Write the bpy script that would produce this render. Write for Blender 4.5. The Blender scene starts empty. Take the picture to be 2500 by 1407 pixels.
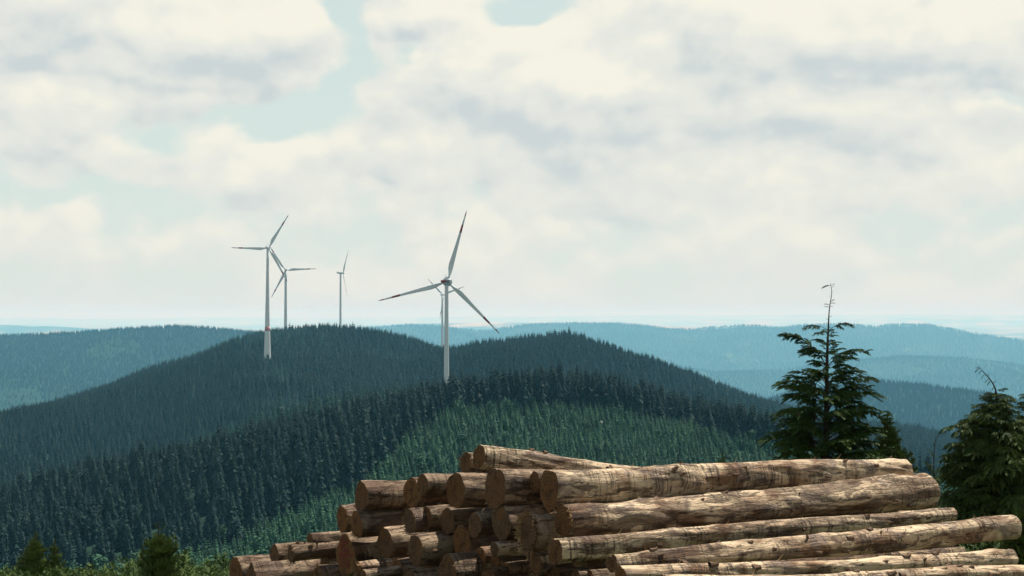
import bpy, bmesh, math, random
import numpy as np
from mathutils import Vector, Matrix

random.seed(7)
RNG = np.random.default_rng(11)
SC = bpy.context.scene
COL = SC.collection
PI = math.pi

# ------------------------------------------------------------------ camera, sun, sky, exposure
F, CX, CY = 3434.0, 1250.0, 703.5          # focal length and centre in photo pixels
PITCH = math.atan(64.5 / F)
cam_d = bpy.data.cameras.new('camera')
cam_d.sensor_width = 36.0
cam_d.lens = F / 2500.0 * 36.0
cam_d.clip_start = 0.1
cam_d.clip_end = 400000.0
cam = bpy.data.objects.new('camera', cam_d)
cam.rotation_euler = (PI / 2 + PITCH, 0, 0)
COL.objects.link(cam)
SC.camera = cam

SUN_EL, SUN_AZ = math.radians(61), math.radians(33)      # azimuth clockwise from +Y
sun_dir = Vector((math.cos(SUN_EL) * math.sin(SUN_AZ), math.cos(SUN_EL) * math.cos(SUN_AZ), math.sin(SUN_EL)))
sun_d = bpy.data.lights.new('sun', 'SUN')
sun_d.energy = 5.0
sun_d.angle = math.radians(0.5)
sun_d.color = (1.0, 0.93, 0.82)
sun = bpy.data.objects.new('sun', sun_d)
sun.rotation_euler = sun_dir.to_track_quat('Z', 'Y').to_euler()
sun.location = (0, 0, 400)
COL.objects.link(sun)

SC.view_settings.view_transform = 'Standard'
SC.view_settings.look = 'None'
SC.view_settings.gamma = 1
SC.view_settings.exposure = 0.85
SC.view_settings.use_curve_mapping = False
SC.cycles.use_denoising = True
SC.cycles.max_bounces = 5
SC.cycles.diffuse_bounces = 2
SC.cycles.glossy_bounces = 2
SC.cycles.transparent_max_bounces = 8
SC.cycles.volume_bounces = 1


class NT:
    """small helper to write node trees"""
    def __init__(s, tree):
        s.t = tree
        s.n = tree.nodes
        s.l = tree.links

    def node(s, typ, **kw):
        n = s.n.new(typ)
        for k, v in kw.items():
            setattr(n, k, v)
        return n

    def put(s, sock, v):
        if isinstance(v, bpy.types.NodeSocket):
            s.l.new(v, sock)
        elif isinstance(v, (tuple, list)):
            n = len(sock.default_value)
            v = tuple(v)
            sock.default_value = v + (1.0,) * (n - len(v)) if len(v) < n else v[:n]
        else:
            sock.default_value = v

    def m(s, op, a, b=0.0, c=0.0, clamp=False):
        n = s.node('ShaderNodeMath', operation=op, use_clamp=clamp)
        s.put(n.inputs[0], a)
        s.put(n.inputs[1], b)
        if len(n.inputs) > 2:
            s.put(n.inputs[2], c)
        return n.outputs[0]

    def v(s, op, a, b=(0, 0, 0), scale=None):
        n = s.node('ShaderNodeVectorMath', operation=op)
        s.put(n.inputs[0], a)
        if op != 'SCALE':
            s.put(n.inputs[1], b)
        if scale is not None:
            s.put(n.inputs[3], scale)
        return n.outputs['Value'] if op in ('DOT_PRODUCT', 'LENGTH', 'DISTANCE') else n.outputs[0]

    def ramp(s, x, lo, hi, smooth=True):
        n = s.node('ShaderNodeMapRange', interpolation_type='SMOOTHSTEP' if smooth else 'LINEAR')
        s.put(n.inputs[0], x)
        s.put(n.inputs[1], lo)
        s.put(n.inputs[2], hi)
        return n.outputs[0]

    def mix(s, f, a, b, typ='MIX'):
        n = s.node('ShaderNodeMix', data_type='RGBA', blend_type=typ)
        s.put(n.inputs[0], f)
        s.put(n.inputs[6], a)
        s.put(n.inputs[7], b)
        return n.outputs[2]

    def noise(s, vec, scale, detail=4, rough=0.5, dist=0.0):
        n = s.node('ShaderNodeTexNoise')
        s.put(n.inputs['Vector'], vec)
        s.put(n.inputs['Scale'], scale)
        s.put(n.inputs['Detail'], detail)
        s.put(n.inputs['Roughness'], rough)
        s.put(n.inputs['Distortion'], dist)
        return n.outputs[0]


def build_world():
    w = bpy.data.worlds.new('World')
    SC.world = w
    w.use_nodes = True
    w.node_tree.nodes.clear()
    T = NT(w.node_tree)
    out = T.node('ShaderNodeOutputWorld')
    bg = T.node('ShaderNodeBackground')
    STR = 0.055
    bg.inputs[1].default_value = STR
    T.l.new(bg.outputs[0], out.inputs[0])
    sky = T.node('ShaderNodeTexSky', sky_type='NISHITA')
    sky.sun_disc = False
    sky.sun_elevation = SUN_EL
    sky.sun_rotation = SUN_AZ
    sky.altitude = 800
    sky.air_density = 1.0
    sky.dust_density = 1.2
    sky.ozone_density = 1.0
    tc = T.node('ShaderNodeTexCoord')
    d = T.v('NORMALIZE', tc.outputs['Generated'])
    sp = T.node('ShaderNodeSeparateXYZ')
    T.put(sp.inputs[0], d)
    x, y, z = sp.outputs
    az = T.m('ARCTAN2', x, y)
    el = T.m('ARCSINE', z)
    K = F / 1000.0
    cb = T.node('ShaderNodeCombineXYZ')
    T.put(cb.inputs[0], T.m('MULTIPLY', az, K))
    T.put(cb.inputs[1], T.m('MULTIPLY', el, K))
    P = cb.outputs[0]
    # billow distortion of the map so that the edges of the clouds are ragged
    q = T.v('MULTIPLY', d, (1, 1, 1.4))
    n1 = T.node('ShaderNodeTexNoise')
    T.put(n1.inputs['Vector'], q)
    n1.inputs['Scale'].default_value = 13
    n1.inputs['Detail'].default_value = 3
    off = T.v('SCALE', T.v('SUBTRACT', n1.outputs['Color'], (0.5, 0.5, 0.5)), scale=0.22)
    Pd = T.v('ADD', P, T.v('MULTIPLY', off, (1, 1, 0)))

    def blobs(Pn, lst, base, tops=False):
        acc = base
        lit = 0.0
        for (u, v, su, sv, a) in lst:
            X = math.atan((u - CX) / F) * K
            Y = math.atan((768 - v) / F) * K
            r = T.v('MULTIPLY', T.v('SUBTRACT', Pn, (X, Y, 0)), (1000 / su, 1000 / sv, 0))
            g = T.m('POWER', 2.718, T.m('MULTIPLY', T.v('DOT_PRODUCT', r, r), -1.0))
            acc = T.m('MULTIPLY_ADD', g, a, acc)
            if tops:
                lit = T.m('MULTIPLY_ADD', T.v('DOT_PRODUCT', r, (0.25 * a, a, 0)), g, lit)
        return (acc, lit) if tops else acc

    mass = [(130, 30, 260, 70, .42), (430, 110, 330, 95, .5), (680, 95, 165, 85, .45), (80, 190, 200, 80, .45),
            (330, 215, 260, 50, .35), (420, 255, 90, 30, .3), (110, 330, 190, 70, .42), (280, 375, 80, 45, .3),
            (430, 425, 95, 50, .4), (640, 330, 130, 40, .3), (860, 375, 300, 55, .45), (620, 440, 220, 60, .25),
            (950, 60, 32, 60, .4), (1060, 60, 130, 60, .5), (1170, 50, 80, 40, .4), (1300, 130, 190, 70, .5), (990, 240, 110, 75, .5),
            (1320, 260, 300, 110, .5), (1650, 110, 280, 120, .6), (1800, 280, 380, 90, .5),
            (2100, 90, 420, 140, .6), (2420, 110, 200, 120, .5), (2250, 345, 380, 70, .45),
            (1520, 460, 190, 48, .4), (2100, 440, 420, 70, .25), (1200, 410, 220, 40, .25), (180, 560, 160, 40, .2), (1000, 540, 260, 50, .15),
            (690, 275, 180, 66, -.65), (850, 130, 78, 120, -.7), (1290, 30, 95, 45, -.6), (1010, 140, 75, 40, -.6),
            (400, 345, 95, 40, -.45), (2430, 262, 150, 28, -.65), (1700, 440, 50, 60, -.4), (210, 480, 190, 24, -.4),
            (560, 520, 230, 40, -.2), (1880, 2, 60, 18, -.5), (820, 20, 60, 40, -.4), (1130, 360, 90, 25, -.25)]
    grey = [(300, 115, 300, 48, .9), (560, 140, 150, 40, .5), (60, 225, 150, 36, 1.0), (1250, 310, 240, 50, .75), (1560, 330, 300, 32, .9),
            (1950, 315, 110, 38, .9), (1300, 215, 130, 40, .6), (1640, 235, 140, 42, .6), (2110, 150, 130, 30, .8), (1900, 190, 90, 22, .4), (60, 385, 150, 22, .7),
            (450, 205, 170, 18, .6), (2330, 190, 130, 28, .4), (390, 290, 90, 28, .4), (590, 440, 60, 22, .5), (1470, 380, 170, 18, .5),
            (940, 430, 110, 14, .5), (2120, 520, 90, 18, .6), (1480, 512, 160, 12, .6), (2250, 400, 160, 16, .4), (2100, 465, 140, 12, .4), (650, 60, 150, 14, .25)]
    M, LIT = blobs(Pd, mass, 0.0, True)
    G = blobs(Pd, grey, 0.0)
    fb = T.noise(q, 9.5, 9, 0.54, 0.2)
    fbu = T.noise(T.v('ADD', q, (0.006, 0.0, 0.026)), 9.5, 7, 0.54, 0.2)
    big = T.noise(q, 4.5, 2, 0.5)

    def puffs(vec):
        n = T.node('ShaderNodeTexVoronoi', feature='F1')
        T.put(n.inputs['Vector'], vec)
        n.inputs['Scale'].default_value = 13
        n.inputs['Detail'].default_value = 2
        n.inputs['Roughness'].default_value = 0.65
        n.normalize = True
        return T.m('SUBTRACT', 0.62, n.outputs['Distance'])
    wq = T.v('ADD', q, T.v('SCALE', T.v('SUBTRACT', n1.outputs['Color'], (0.5, 0.5, 0.5)), scale=0.05))
    pf = puffs(wq)
    pfu = puffs(T.v('ADD', wq, (0.005, 0.0, 0.020)))
    fb = T.m('ADD', fb, T.m('MULTIPLY', pf, 0.62))
    fbu = T.m('ADD', fbu, T.m('MULTIPLY', pfu, 0.62))
    dens = T.m('ADD', T.m('ADD', T.m('MULTIPLY', M, 0.85), T.m('MULTIPLY', T.m('SUBTRACT', fb, 0.66), 1.9)),
               T.m('MULTIPLY_ADD', T.m('SUBTRACT', big, 0.5), 0.7, T.m('MULTIPLY_ADD', T.ramp(el, 0.22, 0.75), -0.55, 0.10)))
    cover = T.ramp(dens, -0.14, 0.24)
    # sunlit tops, plain middles and grey undersides
    grad = T.m('SUBTRACT', fb, fbu)
    tone = T.m('MULTIPLY_ADD', LIT, 0.95, 0.60)
    tone = T.m('MULTIPLY_ADD', grad, 2.4, tone)
    tone = T.m('MULTIPLY_ADD', G, -0.40, tone)
    k = 1 / STR / 1.80
    cream = tuple(c * k for c in (0.935, 0.905, 0.785))
    mid = tuple(c * k for c in (0.80, 0.81, 0.752))
    gry = tuple(c * k for c in (0.595, 0.655, 0.67))
    cloud = T.mix(T.ramp(tone, -0.12, 0.52), gry, mid)
    cloud = T.mix(T.ramp(tone, 0.45, 0.95), cloud, cream)
    # thin veil over the blue, thicker towards the horizon
    veil = tuple(c * k for c in (0.685, 0.80, 0.745))
    hz = tuple(c * k for c in (0.76, 0.785, 0.72))
    vf = T.m('MULTIPLY', T.m('MULTIPLY_ADD', T.noise(q, 6, 4, 0.6), 0.20, 0.78), T.ramp(el, 0.9, 0.22))
    blue = T.mix(vf, sky.outputs[0], veil)
    hf = T.m('POWER', 2.718, T.m('MULTIPLY', T.m('MAXIMUM', el, 0.0), -18.0))
    blue = T.mix(hf, blue, hz)
    cloud = T.mix(T.m('MULTIPLY', hf, 0.85), cloud, hz)
    T.put(bg.inputs[0], T.mix(T.m('MULTIPLY', cover, 0.96), blue, cloud))
    w.cycles.sampling_method = 'MANUAL'
    w.cycles.sample_map_resolution = 512


build_world()

#@@END_HEAD

# ------------------------------------------------------------------ helpers
CP, SP_ = math.cos(PITCH), math.sin(PITCH)


def ray(u, v):
    """direction through a photo pixel, scaled to y = 1"""
    x, y = (u - CX) / F, (CY - v) / F
    d = Vector((x, CP - SP_ * y, SP_ + CP * y))
    return d / d.y


def at(u, v, D):
    return ray(u, v) * D


def project(x, y, z):
    """photo pixel of world points (arrays)"""
    yc = y * CP + z * SP_
    zc = -y * SP_ + z * CP
    return CX + F * x / yc, CY - F * zc / yc


def tag(o, label=None, cat=None, group=None, kind=None):
    for k, v in (('label', label), ('category', cat), ('group', group), ('kind', kind)):
        if v:
            o[k] = v
    return o


def link(name, data, mat=None, parent=None):
    o = bpy.data.objects.new(name, data)
    COL.objects.link(o)
    if mat is not None and data is not None:
        for mm in (mat if isinstance(mat, (list, tuple)) else [mat]):
            data.materials.append(mm)
    if parent is not None:
        o.parent = parent
    return o


def mesh_from(name, verts, faces, smooth=False, mats=None):
    me = bpy.data.meshes.new(name)
    verts = np.asarray(verts, dtype=np.float32)
    me.from_pydata(verts.tolist() if len(verts) < 5000 else [tuple(r) for r in verts.tolist()], [], faces)
    if smooth:
        me.polygons.foreach_set('use_smooth', np.ones(len(me.polygons), dtype=bool))
    if mats is not None:
        me.polygons.foreach_set('material_index', np.asarray(mats, dtype=np.int32))
    me.update()
    return me


def fast_mesh(name, verts, quads, smooth=False):
    """numpy quads (n,4) or tris (n,3)"""
    me = bpy.data.meshes.new(name)
    k = quads.shape[1]
    me.vertices.add(len(verts))
    me.vertices.foreach_set('co', np.asarray(verts, np.float32).ravel())
    me.loops.add(quads.size)
    me.loops.foreach_set('vertex_index', quads.astype(np.int32).ravel())
    me.polygons.add(len(quads))
    me.polygons.foreach_set('loop_start', np.arange(0, quads.size, k, dtype=np.int32))
    me.polygons.foreach_set('loop_total', np.full(len(quads), k, dtype=np.int32))
    if smooth:
        me.polygons.foreach_set('use_smooth', np.ones(len(quads), dtype=bool))
    me.update()
    me.validate()
    return me


def new_mat(name):
    m = bpy.data.materials.new(name)
    m.use_nodes = True
    T = NT(m.node_tree)
    b = m.node_tree.nodes['Principled BSDF']
    b.inputs['Specular IOR Level'].default_value = 0.25
    return m, T, b


def plain(name, col, rough=0.5, spec=0.3, var=0.1, scale=3.0):
    m, T, b = new_mat(name)
    tc = T.node('ShaderNodeTexCoord')
    n = T.noise(tc.outputs['Object'], scale, 5, 0.6)
    c = T.mix(n, tuple(x * (1 - var) for x in col), tuple(min(1, x * (1 + var)) for x in col))
    T.put(b.inputs['Base Color'], c)
    b.inputs['Roughness'].default_value = rough
    b.inputs['Specular IOR Level'].default_value = spec
    return m


def bump(T, b, height, strength, dist):
    n = T.node('ShaderNodeBump')
    n.inputs['Strength'].default_value = strength
    n.inputs['Distance'].default_value = dist
    T.put(n.inputs['Height'], height)
    T.put(b.inputs['Normal'], n.outputs[0])


# ------------------------------------------------------------------ terrain
def crest(pts, tree):
    """crest polyline from the skyline (pixel u, v, distance) less the height of the trees on it"""
    out = []
    for u, v, D in pts:
        p = at(u, v, D)
        out.append((p.x, p.y, p.z - tree))
    return np.array(out)


HILLS = {
    # near ridge with the row of mature firs
    'near': dict(c=crest([(200, 1440, 900), (430, 1330, 880), (600, 1200, 850), (740, 1100, 820), (840, 1025, 800), (900, 985, 775), (1000, 950, 745), (1100, 930, 720), (1200, 916, 705),
                          (1290, 905, 700), (1400, 912, 690), (1480, 930, 675), (1600, 975, 650), (1700, 988, 630), (1800, 1010, 610),
                          (1900, 1056, 590), (2050, 1108, 565), (2230, 1145, 545), (2500, 1195, 520), (3000, 1300, 480)], 13), f=0.115, b=0.24, r=26),
    'big': dict(c=crest([(-700, 1250, 900), (-350, 1120, 1050), (-150, 1050, 1150), (0, 990, 1260), (200, 958, 1370), (400, 905, 1480), (560, 842, 1620),
                         (640, 808, 1720), (720, 796, 1810), (800, 789, 1860), (880, 794, 1860), (950, 815, 1820), (1020, 835, 1790), (1060, 846, 1770),
                         (1110, 843, 1740), (1200, 830, 1720), (1300, 818, 1710), (1390, 812, 1700), (1450, 825, 1690), (1530, 852, 1660),
                         (1640, 897, 1610), (1730, 938, 1570), (1830, 972, 1510), (1900, 1015, 1470), (2000, 1085, 1430), (2200, 1220, 1380)], 15),
                f=0.118, b=0.35, r=30),
    'spur': dict(c=crest([(700, 800, 1780), (680, 822, 1690), (664, 846, 1590), (652, 868, 1485), (640, 905, 1370), (620, 965, 1230), (590, 1060, 1090)], 15), f=0.46, b=0.15, r=30),
    'mid': dict(c=crest([(1500, 1130, 5418), (1700, 1030, 5166), (1850, 975, 5040), (1950, 950, 4914), (2050, 934, 4851), (2130, 923, 4788), (2250, 932, 4725), (2400, 952, 4662),
                         (2500, 975, 4599), (2700, 1030, 4473), (3200, 1150, 4284)], 18), f=0.33, b=0.4, r=60),
    'left': dict(c=crest([(-900, 850, 5381), (-400, 822, 5574), (0, 811, 5717), (100, 808, 5766), (200, 802, 5814), (300, 795, 5862), (430, 788, 5910), (520, 793, 5958),
                          (600, 801, 6006), (700, 812, 6102), (850, 830, 6246), (1000, 850, 6342)], 20), f=0.30, b=0.4, r=80),
    'far': dict(c=crest([(700, 812, 15213), (800, 806, 15213), (900, 798, 15213), (950, 795, 15213), (1000, 791, 15383), (1060, 793, 15552), (1120, 801, 15721), (1190, 806, 15890), (1240, 797, 16059),
                         (1300, 789, 16227), (1400, 787, 16397), (1500, 787, 16397), (1560, 791, 16397), (1640, 801, 16397), (1690, 802, 16397), (1740, 796, 16397), (1830, 791, 16397),
                         (1900, 798, 16397), (1960, 792, 16397), (2060, 788, 16397), (2140, 795, 16227), (2180, 790, 16227), (2260, 790, 16227), (2320, 800, 16059), (2380, 812, 15890),
                         (2450, 822, 15721), (2520, 833, 15552), (2800, 870, 15213), (3300, 900, 15213)], 20), f=0.21, b=0.4, r=120),
    'far_low': dict(c=crest([(600, 850, 11250), (1000, 846, 11520), (1150, 842, 11700), (1300, 846, 11700), (1450, 862, 11700), (1600, 882, 11700), (1750, 905, 11700), (1900, 900, 11700), (2050, 880, 11700), (2200, 866, 11700), (2350, 870, 11700), (2500, 888, 11700), (2800, 930, 11250)], 20), f=0.2, b=0.3, r=160),
    'farther': dict(c=crest([(-1200, 800, 25448), (-300, 795, 25448), (0, 792, 25448), (110, 793, 25448), (200, 800, 25448), (330, 806, 25448), (600, 815, 25448)], 10), f=0.2, b=0.3, r=150),
    'farther2': dict(c=crest([(800, 800, 29835), (1000, 790, 29835), (1200, 786, 29835), (1500, 790, 29835), (1800, 800, 29835)], 10), f=0.12, b=0.3, r=150),
    'plain': dict(c=crest([(-1500, 776, 87318), (-400, 777, 87318), (0, 776, 87318), (250, 779, 87318), (500, 775, 87318), (800, 778, 87318), (1150, 774, 87318), (1500, 771, 87318),
                           (1900, 769, 87318), (2150, 767, 87318), (2400, 768, 87318), (2700, 770, 87318), (3800, 772, 87318)], 0), f=0.05, b=0.05, r=200),
    'plain2': dict(c=crest([(1700, 782, 67914), (1950, 780, 67914), (2200, 774, 67914), (2500, 775, 67914), (3000, 778, 67914), (3800, 790, 67914)], 0), f=0.07, b=0.06, r=200),
}
_k = [(RNG.normal(size=2), RNG.uniform(0, 6.28)) for _ in range(24)]


def wob(x, y, wl):
    """smooth wobble, about -1..1"""
    a = np.zeros_like(x)
    for i, (k, ph) in enumerate(_k):
        f = 6.283 / wl * (0.6 + 0.9 * (i % 8) / 8.0)
        k = k / np.linalg.norm(k)
        a += np.sin(f * (k[0] * x + k[1] * y) + ph)
    return a / 5.0


def poly_dist(x, y, c):
    """distance to a polyline, height there, and which side (1 = nearer the viewer, -1 = behind), blended smoothly between the segments"""
    D, Z, S = [], [], []
    for a, b in zip(c[:-1], c[1:]):
        dx, dy = b[0] - a[0], b[1] - a[1]
        L2 = dx * dx + dy * dy
        t = np.clip(((x - a[0]) * dx + (y - a[1]) * dy) / L2, 0, 1)
        px, py = a[0] + t * dx, a[1] + t * dy
        d = np.sqrt((x - px) ** 2 + (y - py) ** 2)
        D.append(d)
        Z.append(a[2] + t * (b[2] - a[2]))
        S.append(((x - px) * dy - (y - py) * dx) / math.sqrt(L2) / (d + 1e-3))
    best = np.minimum.reduce(D)
    w = 6 + 0.11 * best
    sw = np.zeros_like(best)
    zz = np.zeros_like(best)
    side = np.zeros_like(best)
    for d, z, sd in zip(D, Z, S):
        k = np.exp(-np.minimum((d - best) / w, 40))
        sw += k
        zz += k * z
        side += k * sd
    return best, zz / sw, side / sw


def sstep(a, b, x):
    t = np.clip((x - a) / (b - a), 0, 1)
    return t * t * (3 - 2 * t)


def height(x, y):
    x = np.asarray(x, float)
    y = np.asarray(y, float)
    d = np.hypot(x, y)
    fr = d > 0
    base = -170 - 60 * sstep(1200, 2000, d) - 250 * sstep(2200, 3400, d) - 230 * sstep(3800, 6000, d) + 240 * sstep(22000, 25000, d)
    z = base + 6 * wob(x, y, 2500)
    own = -1.6 - 0.07 * np.minimum(d, 12.5) - 0.19 * np.maximum(d - 12.5, 0)
    own = np.maximum(own, -220 - 0 * d)
    own = np.where(d > 60, own + 2.2 * wob(x, y, 130) * sstep(60, 200, d), own)
    z = np.maximum(z, np.where(d < 1300, own, -1e4))
    for name, h in HILLS.items():
        dist, zc, front = poly_dist(x, y, h['c'])
        r = h['r']
        fall = np.sqrt(dist * dist + r * r) - r
        s = h['b'] + (h['f'] - h['b']) * (0.5 + 0.5 * np.clip(front, -1, 1))     # turns smoothly round the ends
        hz = zc - s * fall
        if name in ('big', 'near'):
            w = 1 - np.exp(-(dist / 120.0) ** 2)
            hz = hz + w * (7.0 if name == 'big' else 2.5) * wob(x, y, 330 if name == 'big' else 170)
        elif name in ('mid', 'left', 'far', 'far_low'):
            w = 1 - np.exp(-(dist / 300.0) ** 2)
            hz = hz + w * 22 * wob(x, y, 1100)
        z = np.maximum(z, hz)
    return z


def build_ground():
    fine = np.radians(np.arange(-31, 31.01, 0.19))
    coarse = np.radians(np.concatenate([np.arange(34, 326.1, 3.0)]))
    ang = np.concatenate([fine, coarse])                      # clockwise from +Y, closes on itself
    rad = np.concatenate([np.linspace(0.8, 40, 26), np.geomspace(43, 3200, 250)[0:], np.geomspace(3230, 110000, 220)])
    A, R = np.meshgrid(ang, rad)
    X, Y = R * np.sin(A), R * np.cos(A)
    Z = height(X, Y)
    verts = np.stack([X.ravel(), Y.ravel(), Z.ravel()], 1)
    na, nr = len(ang), len(rad)
    i, j = np.meshgrid(np.arange(nr - 1), np.arange(na), indexing='ij')
    j2 = (j + 1) % na
    quads = np.stack([i * na + j, (i + 1) * na + j, (i + 1) * na + j2, i * na + j2], -1).reshape(-1, 4)[:, ::-1]
    # close the middle
    verts = np.vstack([verts, [[0, 0, -1.6]]])
    me = fast_mesh('ground', verts, quads, True)
    m, T, b = new_mat('forest_floor')
    tc = T.node('ShaderNodeTexCoord')
    ob = tc.outputs['Object']
    dist = T.v('LENGTH', ob)
    n1 = T.noise(ob, 0.045, 5, 0.65)
    n2 = T.noise(ob, 0.0022, 4, 0.55)
    n3 = T.noise(T.v('MULTIPLY', ob, (1, 1, 0.4)), 0.09, 3, 0.6)
    c = T.mix(T.ramp(n1, 0.35, 0.7), (0.006, 0.018, 0.012), (0.018, 0.042, 0.026))
    c = T.mix(T.ramp(n2, 0.50, 0.66), c, (0.014, 0.036, 0.022))
    c = T.mix(T.ramp(n3, 0.66, 0.74), c, (0.016, 0.036, 0.022))
    # felled clearings and meadows far off
    mead = T.ramp(T.noise(ob, 0.0016, 3, 0.5), 0.66, 0.69)
    c = T.mix(T.m('MULTIPLY', T.ramp(dist, 12500, 13500), mead), c, (0.06, 0.09, 0.045))
    fields = T.ramp(T.noise(ob, 0.0007, 4, 0.6), 0.45, 0.6)
    c = T.mix(T.m('MULTIPLY', T.ramp(dist, 19500, 21000), fields), c, (0.30, 0.25, 0.14))
    grass = T.mix(T.ramp(T.noise(ob, 2.5, 5, 0.7), 0.35, 0.7), (0.030, 0.032, 0.016), (0.070, 0.085, 0.030))
    c = T.mix(T.ramp(dist, 90, 40), c, grass)
    T.put(b.inputs['Base Color'], c)
    b.inputs['Roughness'].default_value = 0.9
    b.inputs['Specular IOR Level'].default_value = 0.05
    bump(T, b, n1, 0.8, 6.0)
    o = link('ground', me, m)
    tag(o, 'forested hills and valleys running back to the hazy horizon', 'ground', kind='structure')


build_ground()

# ------------------------------------------------------------------ haze
def build_haze():
    R = 113000.0
    lo, hi = -780.0, 128.0
    v = [(sx * R, sy * R, z) for z in (lo, hi) for sx, sy in ((-1, -1), (1, -1), (1, 1), (-1, 1))]
    f = [(3, 2, 1, 0), (4, 5, 6, 7), (0, 1, 5, 4), (1, 2, 6, 5), (2, 3, 7, 6), (3, 0, 4, 7)]
    me = mesh_from('haze', v, f)
    m = bpy.data.materials.new('air')
    m.use_nodes = True
    m.node_tree.nodes.clear()
    T = NT(m.node_tree)
    out = T.node('ShaderNodeOutputMaterial')
    pv = T.node('ShaderNodeVolumePrincipled')
    pv.inputs['Color'].default_value = (0.20, 0.545, 0.785, 1)
    pv.inputs['Density'].default_value = 7.0e-5
    pv.inputs['Absorption Color'].default_value = (0.80, 0.50, 0.20, 1)
    pv.inputs['Density Attribute'].default_value = ''
    T.l.new(pv.outputs[0], out.inputs['Volume'])
    o = link('haze', me, m)
    tag(o, 'blue grey haze lying over the valleys and far ridges', 'haze', kind='stuff')


build_haze()
#@@END_TERRAIN

# ------------------------------------------------------------------ hillside trees
def needle_mat(name, a, b_, scale=1.5, spec=0.06):
    """foliage colour that differs from tree to tree and from spray to spray"""
    m, T, b = new_mat(name)
    oi = T.node('ShaderNodeObjectInfo')
    tc = T.node('ShaderNodeTexCoord')
    n = T.noise(tc.outputs['Object'], scale, 3, 0.6)
    f = T.m('ADD', T.m('MULTIPLY', oi.outputs['Random'], 0.65), T.m('MULTIPLY', T.m('SUBTRACT', n, 0.3), 0.8), clamp=True)
    T.put(b.inputs['Base Color'], T.mix(f, a, b_))
    b.inputs['Roughness'].default_value = 0.65
    b.inputs['Specular IOR Level'].default_value = spec
    return m


M_FIR = needle_mat('fir_needles', (0.003, 0.012, 0.011), (0.010, 0.033, 0.027), 4.0)
M_FIR_LIT = needle_mat('sunlit_fir_needles', (0.007, 0.030, 0.025), (0.020, 0.066, 0.050), 4.0)  # lighter copy of the fir needles, sunlight put into the colour
M_YOUNG = needle_mat('young_spruce_needles', (0.007, 0.030, 0.018), (0.052, 0.138, 0.066), 4.0)
M_LEAF = needle_mat('broad_leaves', (0.012, 0.046, 0.026), (0.040, 0.100, 0.050), 5.0)
M_BARK = plain('dark_bark', (0.045, 0.034, 0.026), 0.9, 0.1, 0.4, 12)


def conifer_mesh(name, seed, whorls, branches, R, power=0.9, droop=0.35, low=0.08, kite=True, jag=0.3, trunk=True):
    """unit-high conifer: whorls of drooping sprays folded along their middle"""
    rg = random.Random(seed)
    V, Fc, mi = [], [], []

    def add(*pts):
        i = len(V)
        V.extend(pts)
        return i
    if trunk:
        n = 5
        i = add(*[(0.016 * math.cos(2 * PI * k / n), 0.016 * math.sin(2 * PI * k / n), -0.05) for k in range(n)])
        j = add((0, 0, 0.9))
        for k in range(n):
            Fc.append((i + k, i + (k + 1) % n, j))
            mi.append(1)
    lean = (rg.uniform(-.02, .02), rg.uniform(-.02, .02))
    bulge = [rg.uniform(0.8, 1.15) for _ in range(6)]
    for w in range(whorls):
        t = (w + rg.uniform(-.25, .25)) / whorls
        h = low + (0.985 - low) * max(0, t)
        prof = R * (1 - h) ** power * (0.55 + 0.45 * min(1, (h - low) / 0.12 + 0.4)) + 0.012
        nb = max(3, int(branches * (1 - 0.45 * h) + 0.5))
        a0 = rg.uniform(0, 6.28)
        for k in range(nb):
            a = a0 + 6.283 * k / nb + rg.uniform(-.3, .3)
            if rg.random() < 0.07:
                continue
            r = prof * rg.uniform(1 - jag, 1 + jag * 0.6) * bulge[int(a / 6.283 * 6) % 6]
            wd = r * rg.uniform(0.30, 0.48)
            dr = r * droop * rg.uniform(0.6, 1.5)
            ca, sa = math.cos(a), math.sin(a)
            cx, cy = lean[0] * h, lean[1] * h

            def P(d, s, z):
                return (cx + ca * d - sa * s, cy + sa * d + ca * s, h + z)
            up = 0.10 * r
            if kite:
                i = add(P(0, 0, 0), P(r * .55, wd, -dr * .75), P(r, rg.uniform(-.1, .1) * r, -dr * 0.9), P(r * .55, -wd, -dr * .75), P(r * .5, 0, up - dr * .2), P(r * .85, wd * .55, -dr * 1.1), P(r * .85, -wd * .55, -dr * 1.1))
                fs = [(i, i + 1, i + 4), (i + 4, i + 1, i + 5), (i + 4, i + 5, i + 2), (i, i + 4, i + 3), (i + 4, i + 6, i + 3), (i + 4, i + 2, i + 6)]
            else:
                i = add(P(0, 0, up), P(r * .8, wd, -dr * .8), P(r, 0, -dr * .6), P(r * .8, -wd, -dr * .8))
                fs = [(i, i + 1, i + 2), (i, i + 2, i + 3)]
            Fc.extend(fs)
            mi.extend([0] * len(fs))
    i = add((-.006, 0, .95), (.006, 0, .95), (lean[0], lean[1], 1.0), (0, .006, .95), (0, -.006, .95))
    Fc += [(i, i + 1, i + 2), (i + 3, i + 4, i + 2)]
    mi += [0, 0]
    return mesh_from(name, V, Fc, False, mi)


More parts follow.
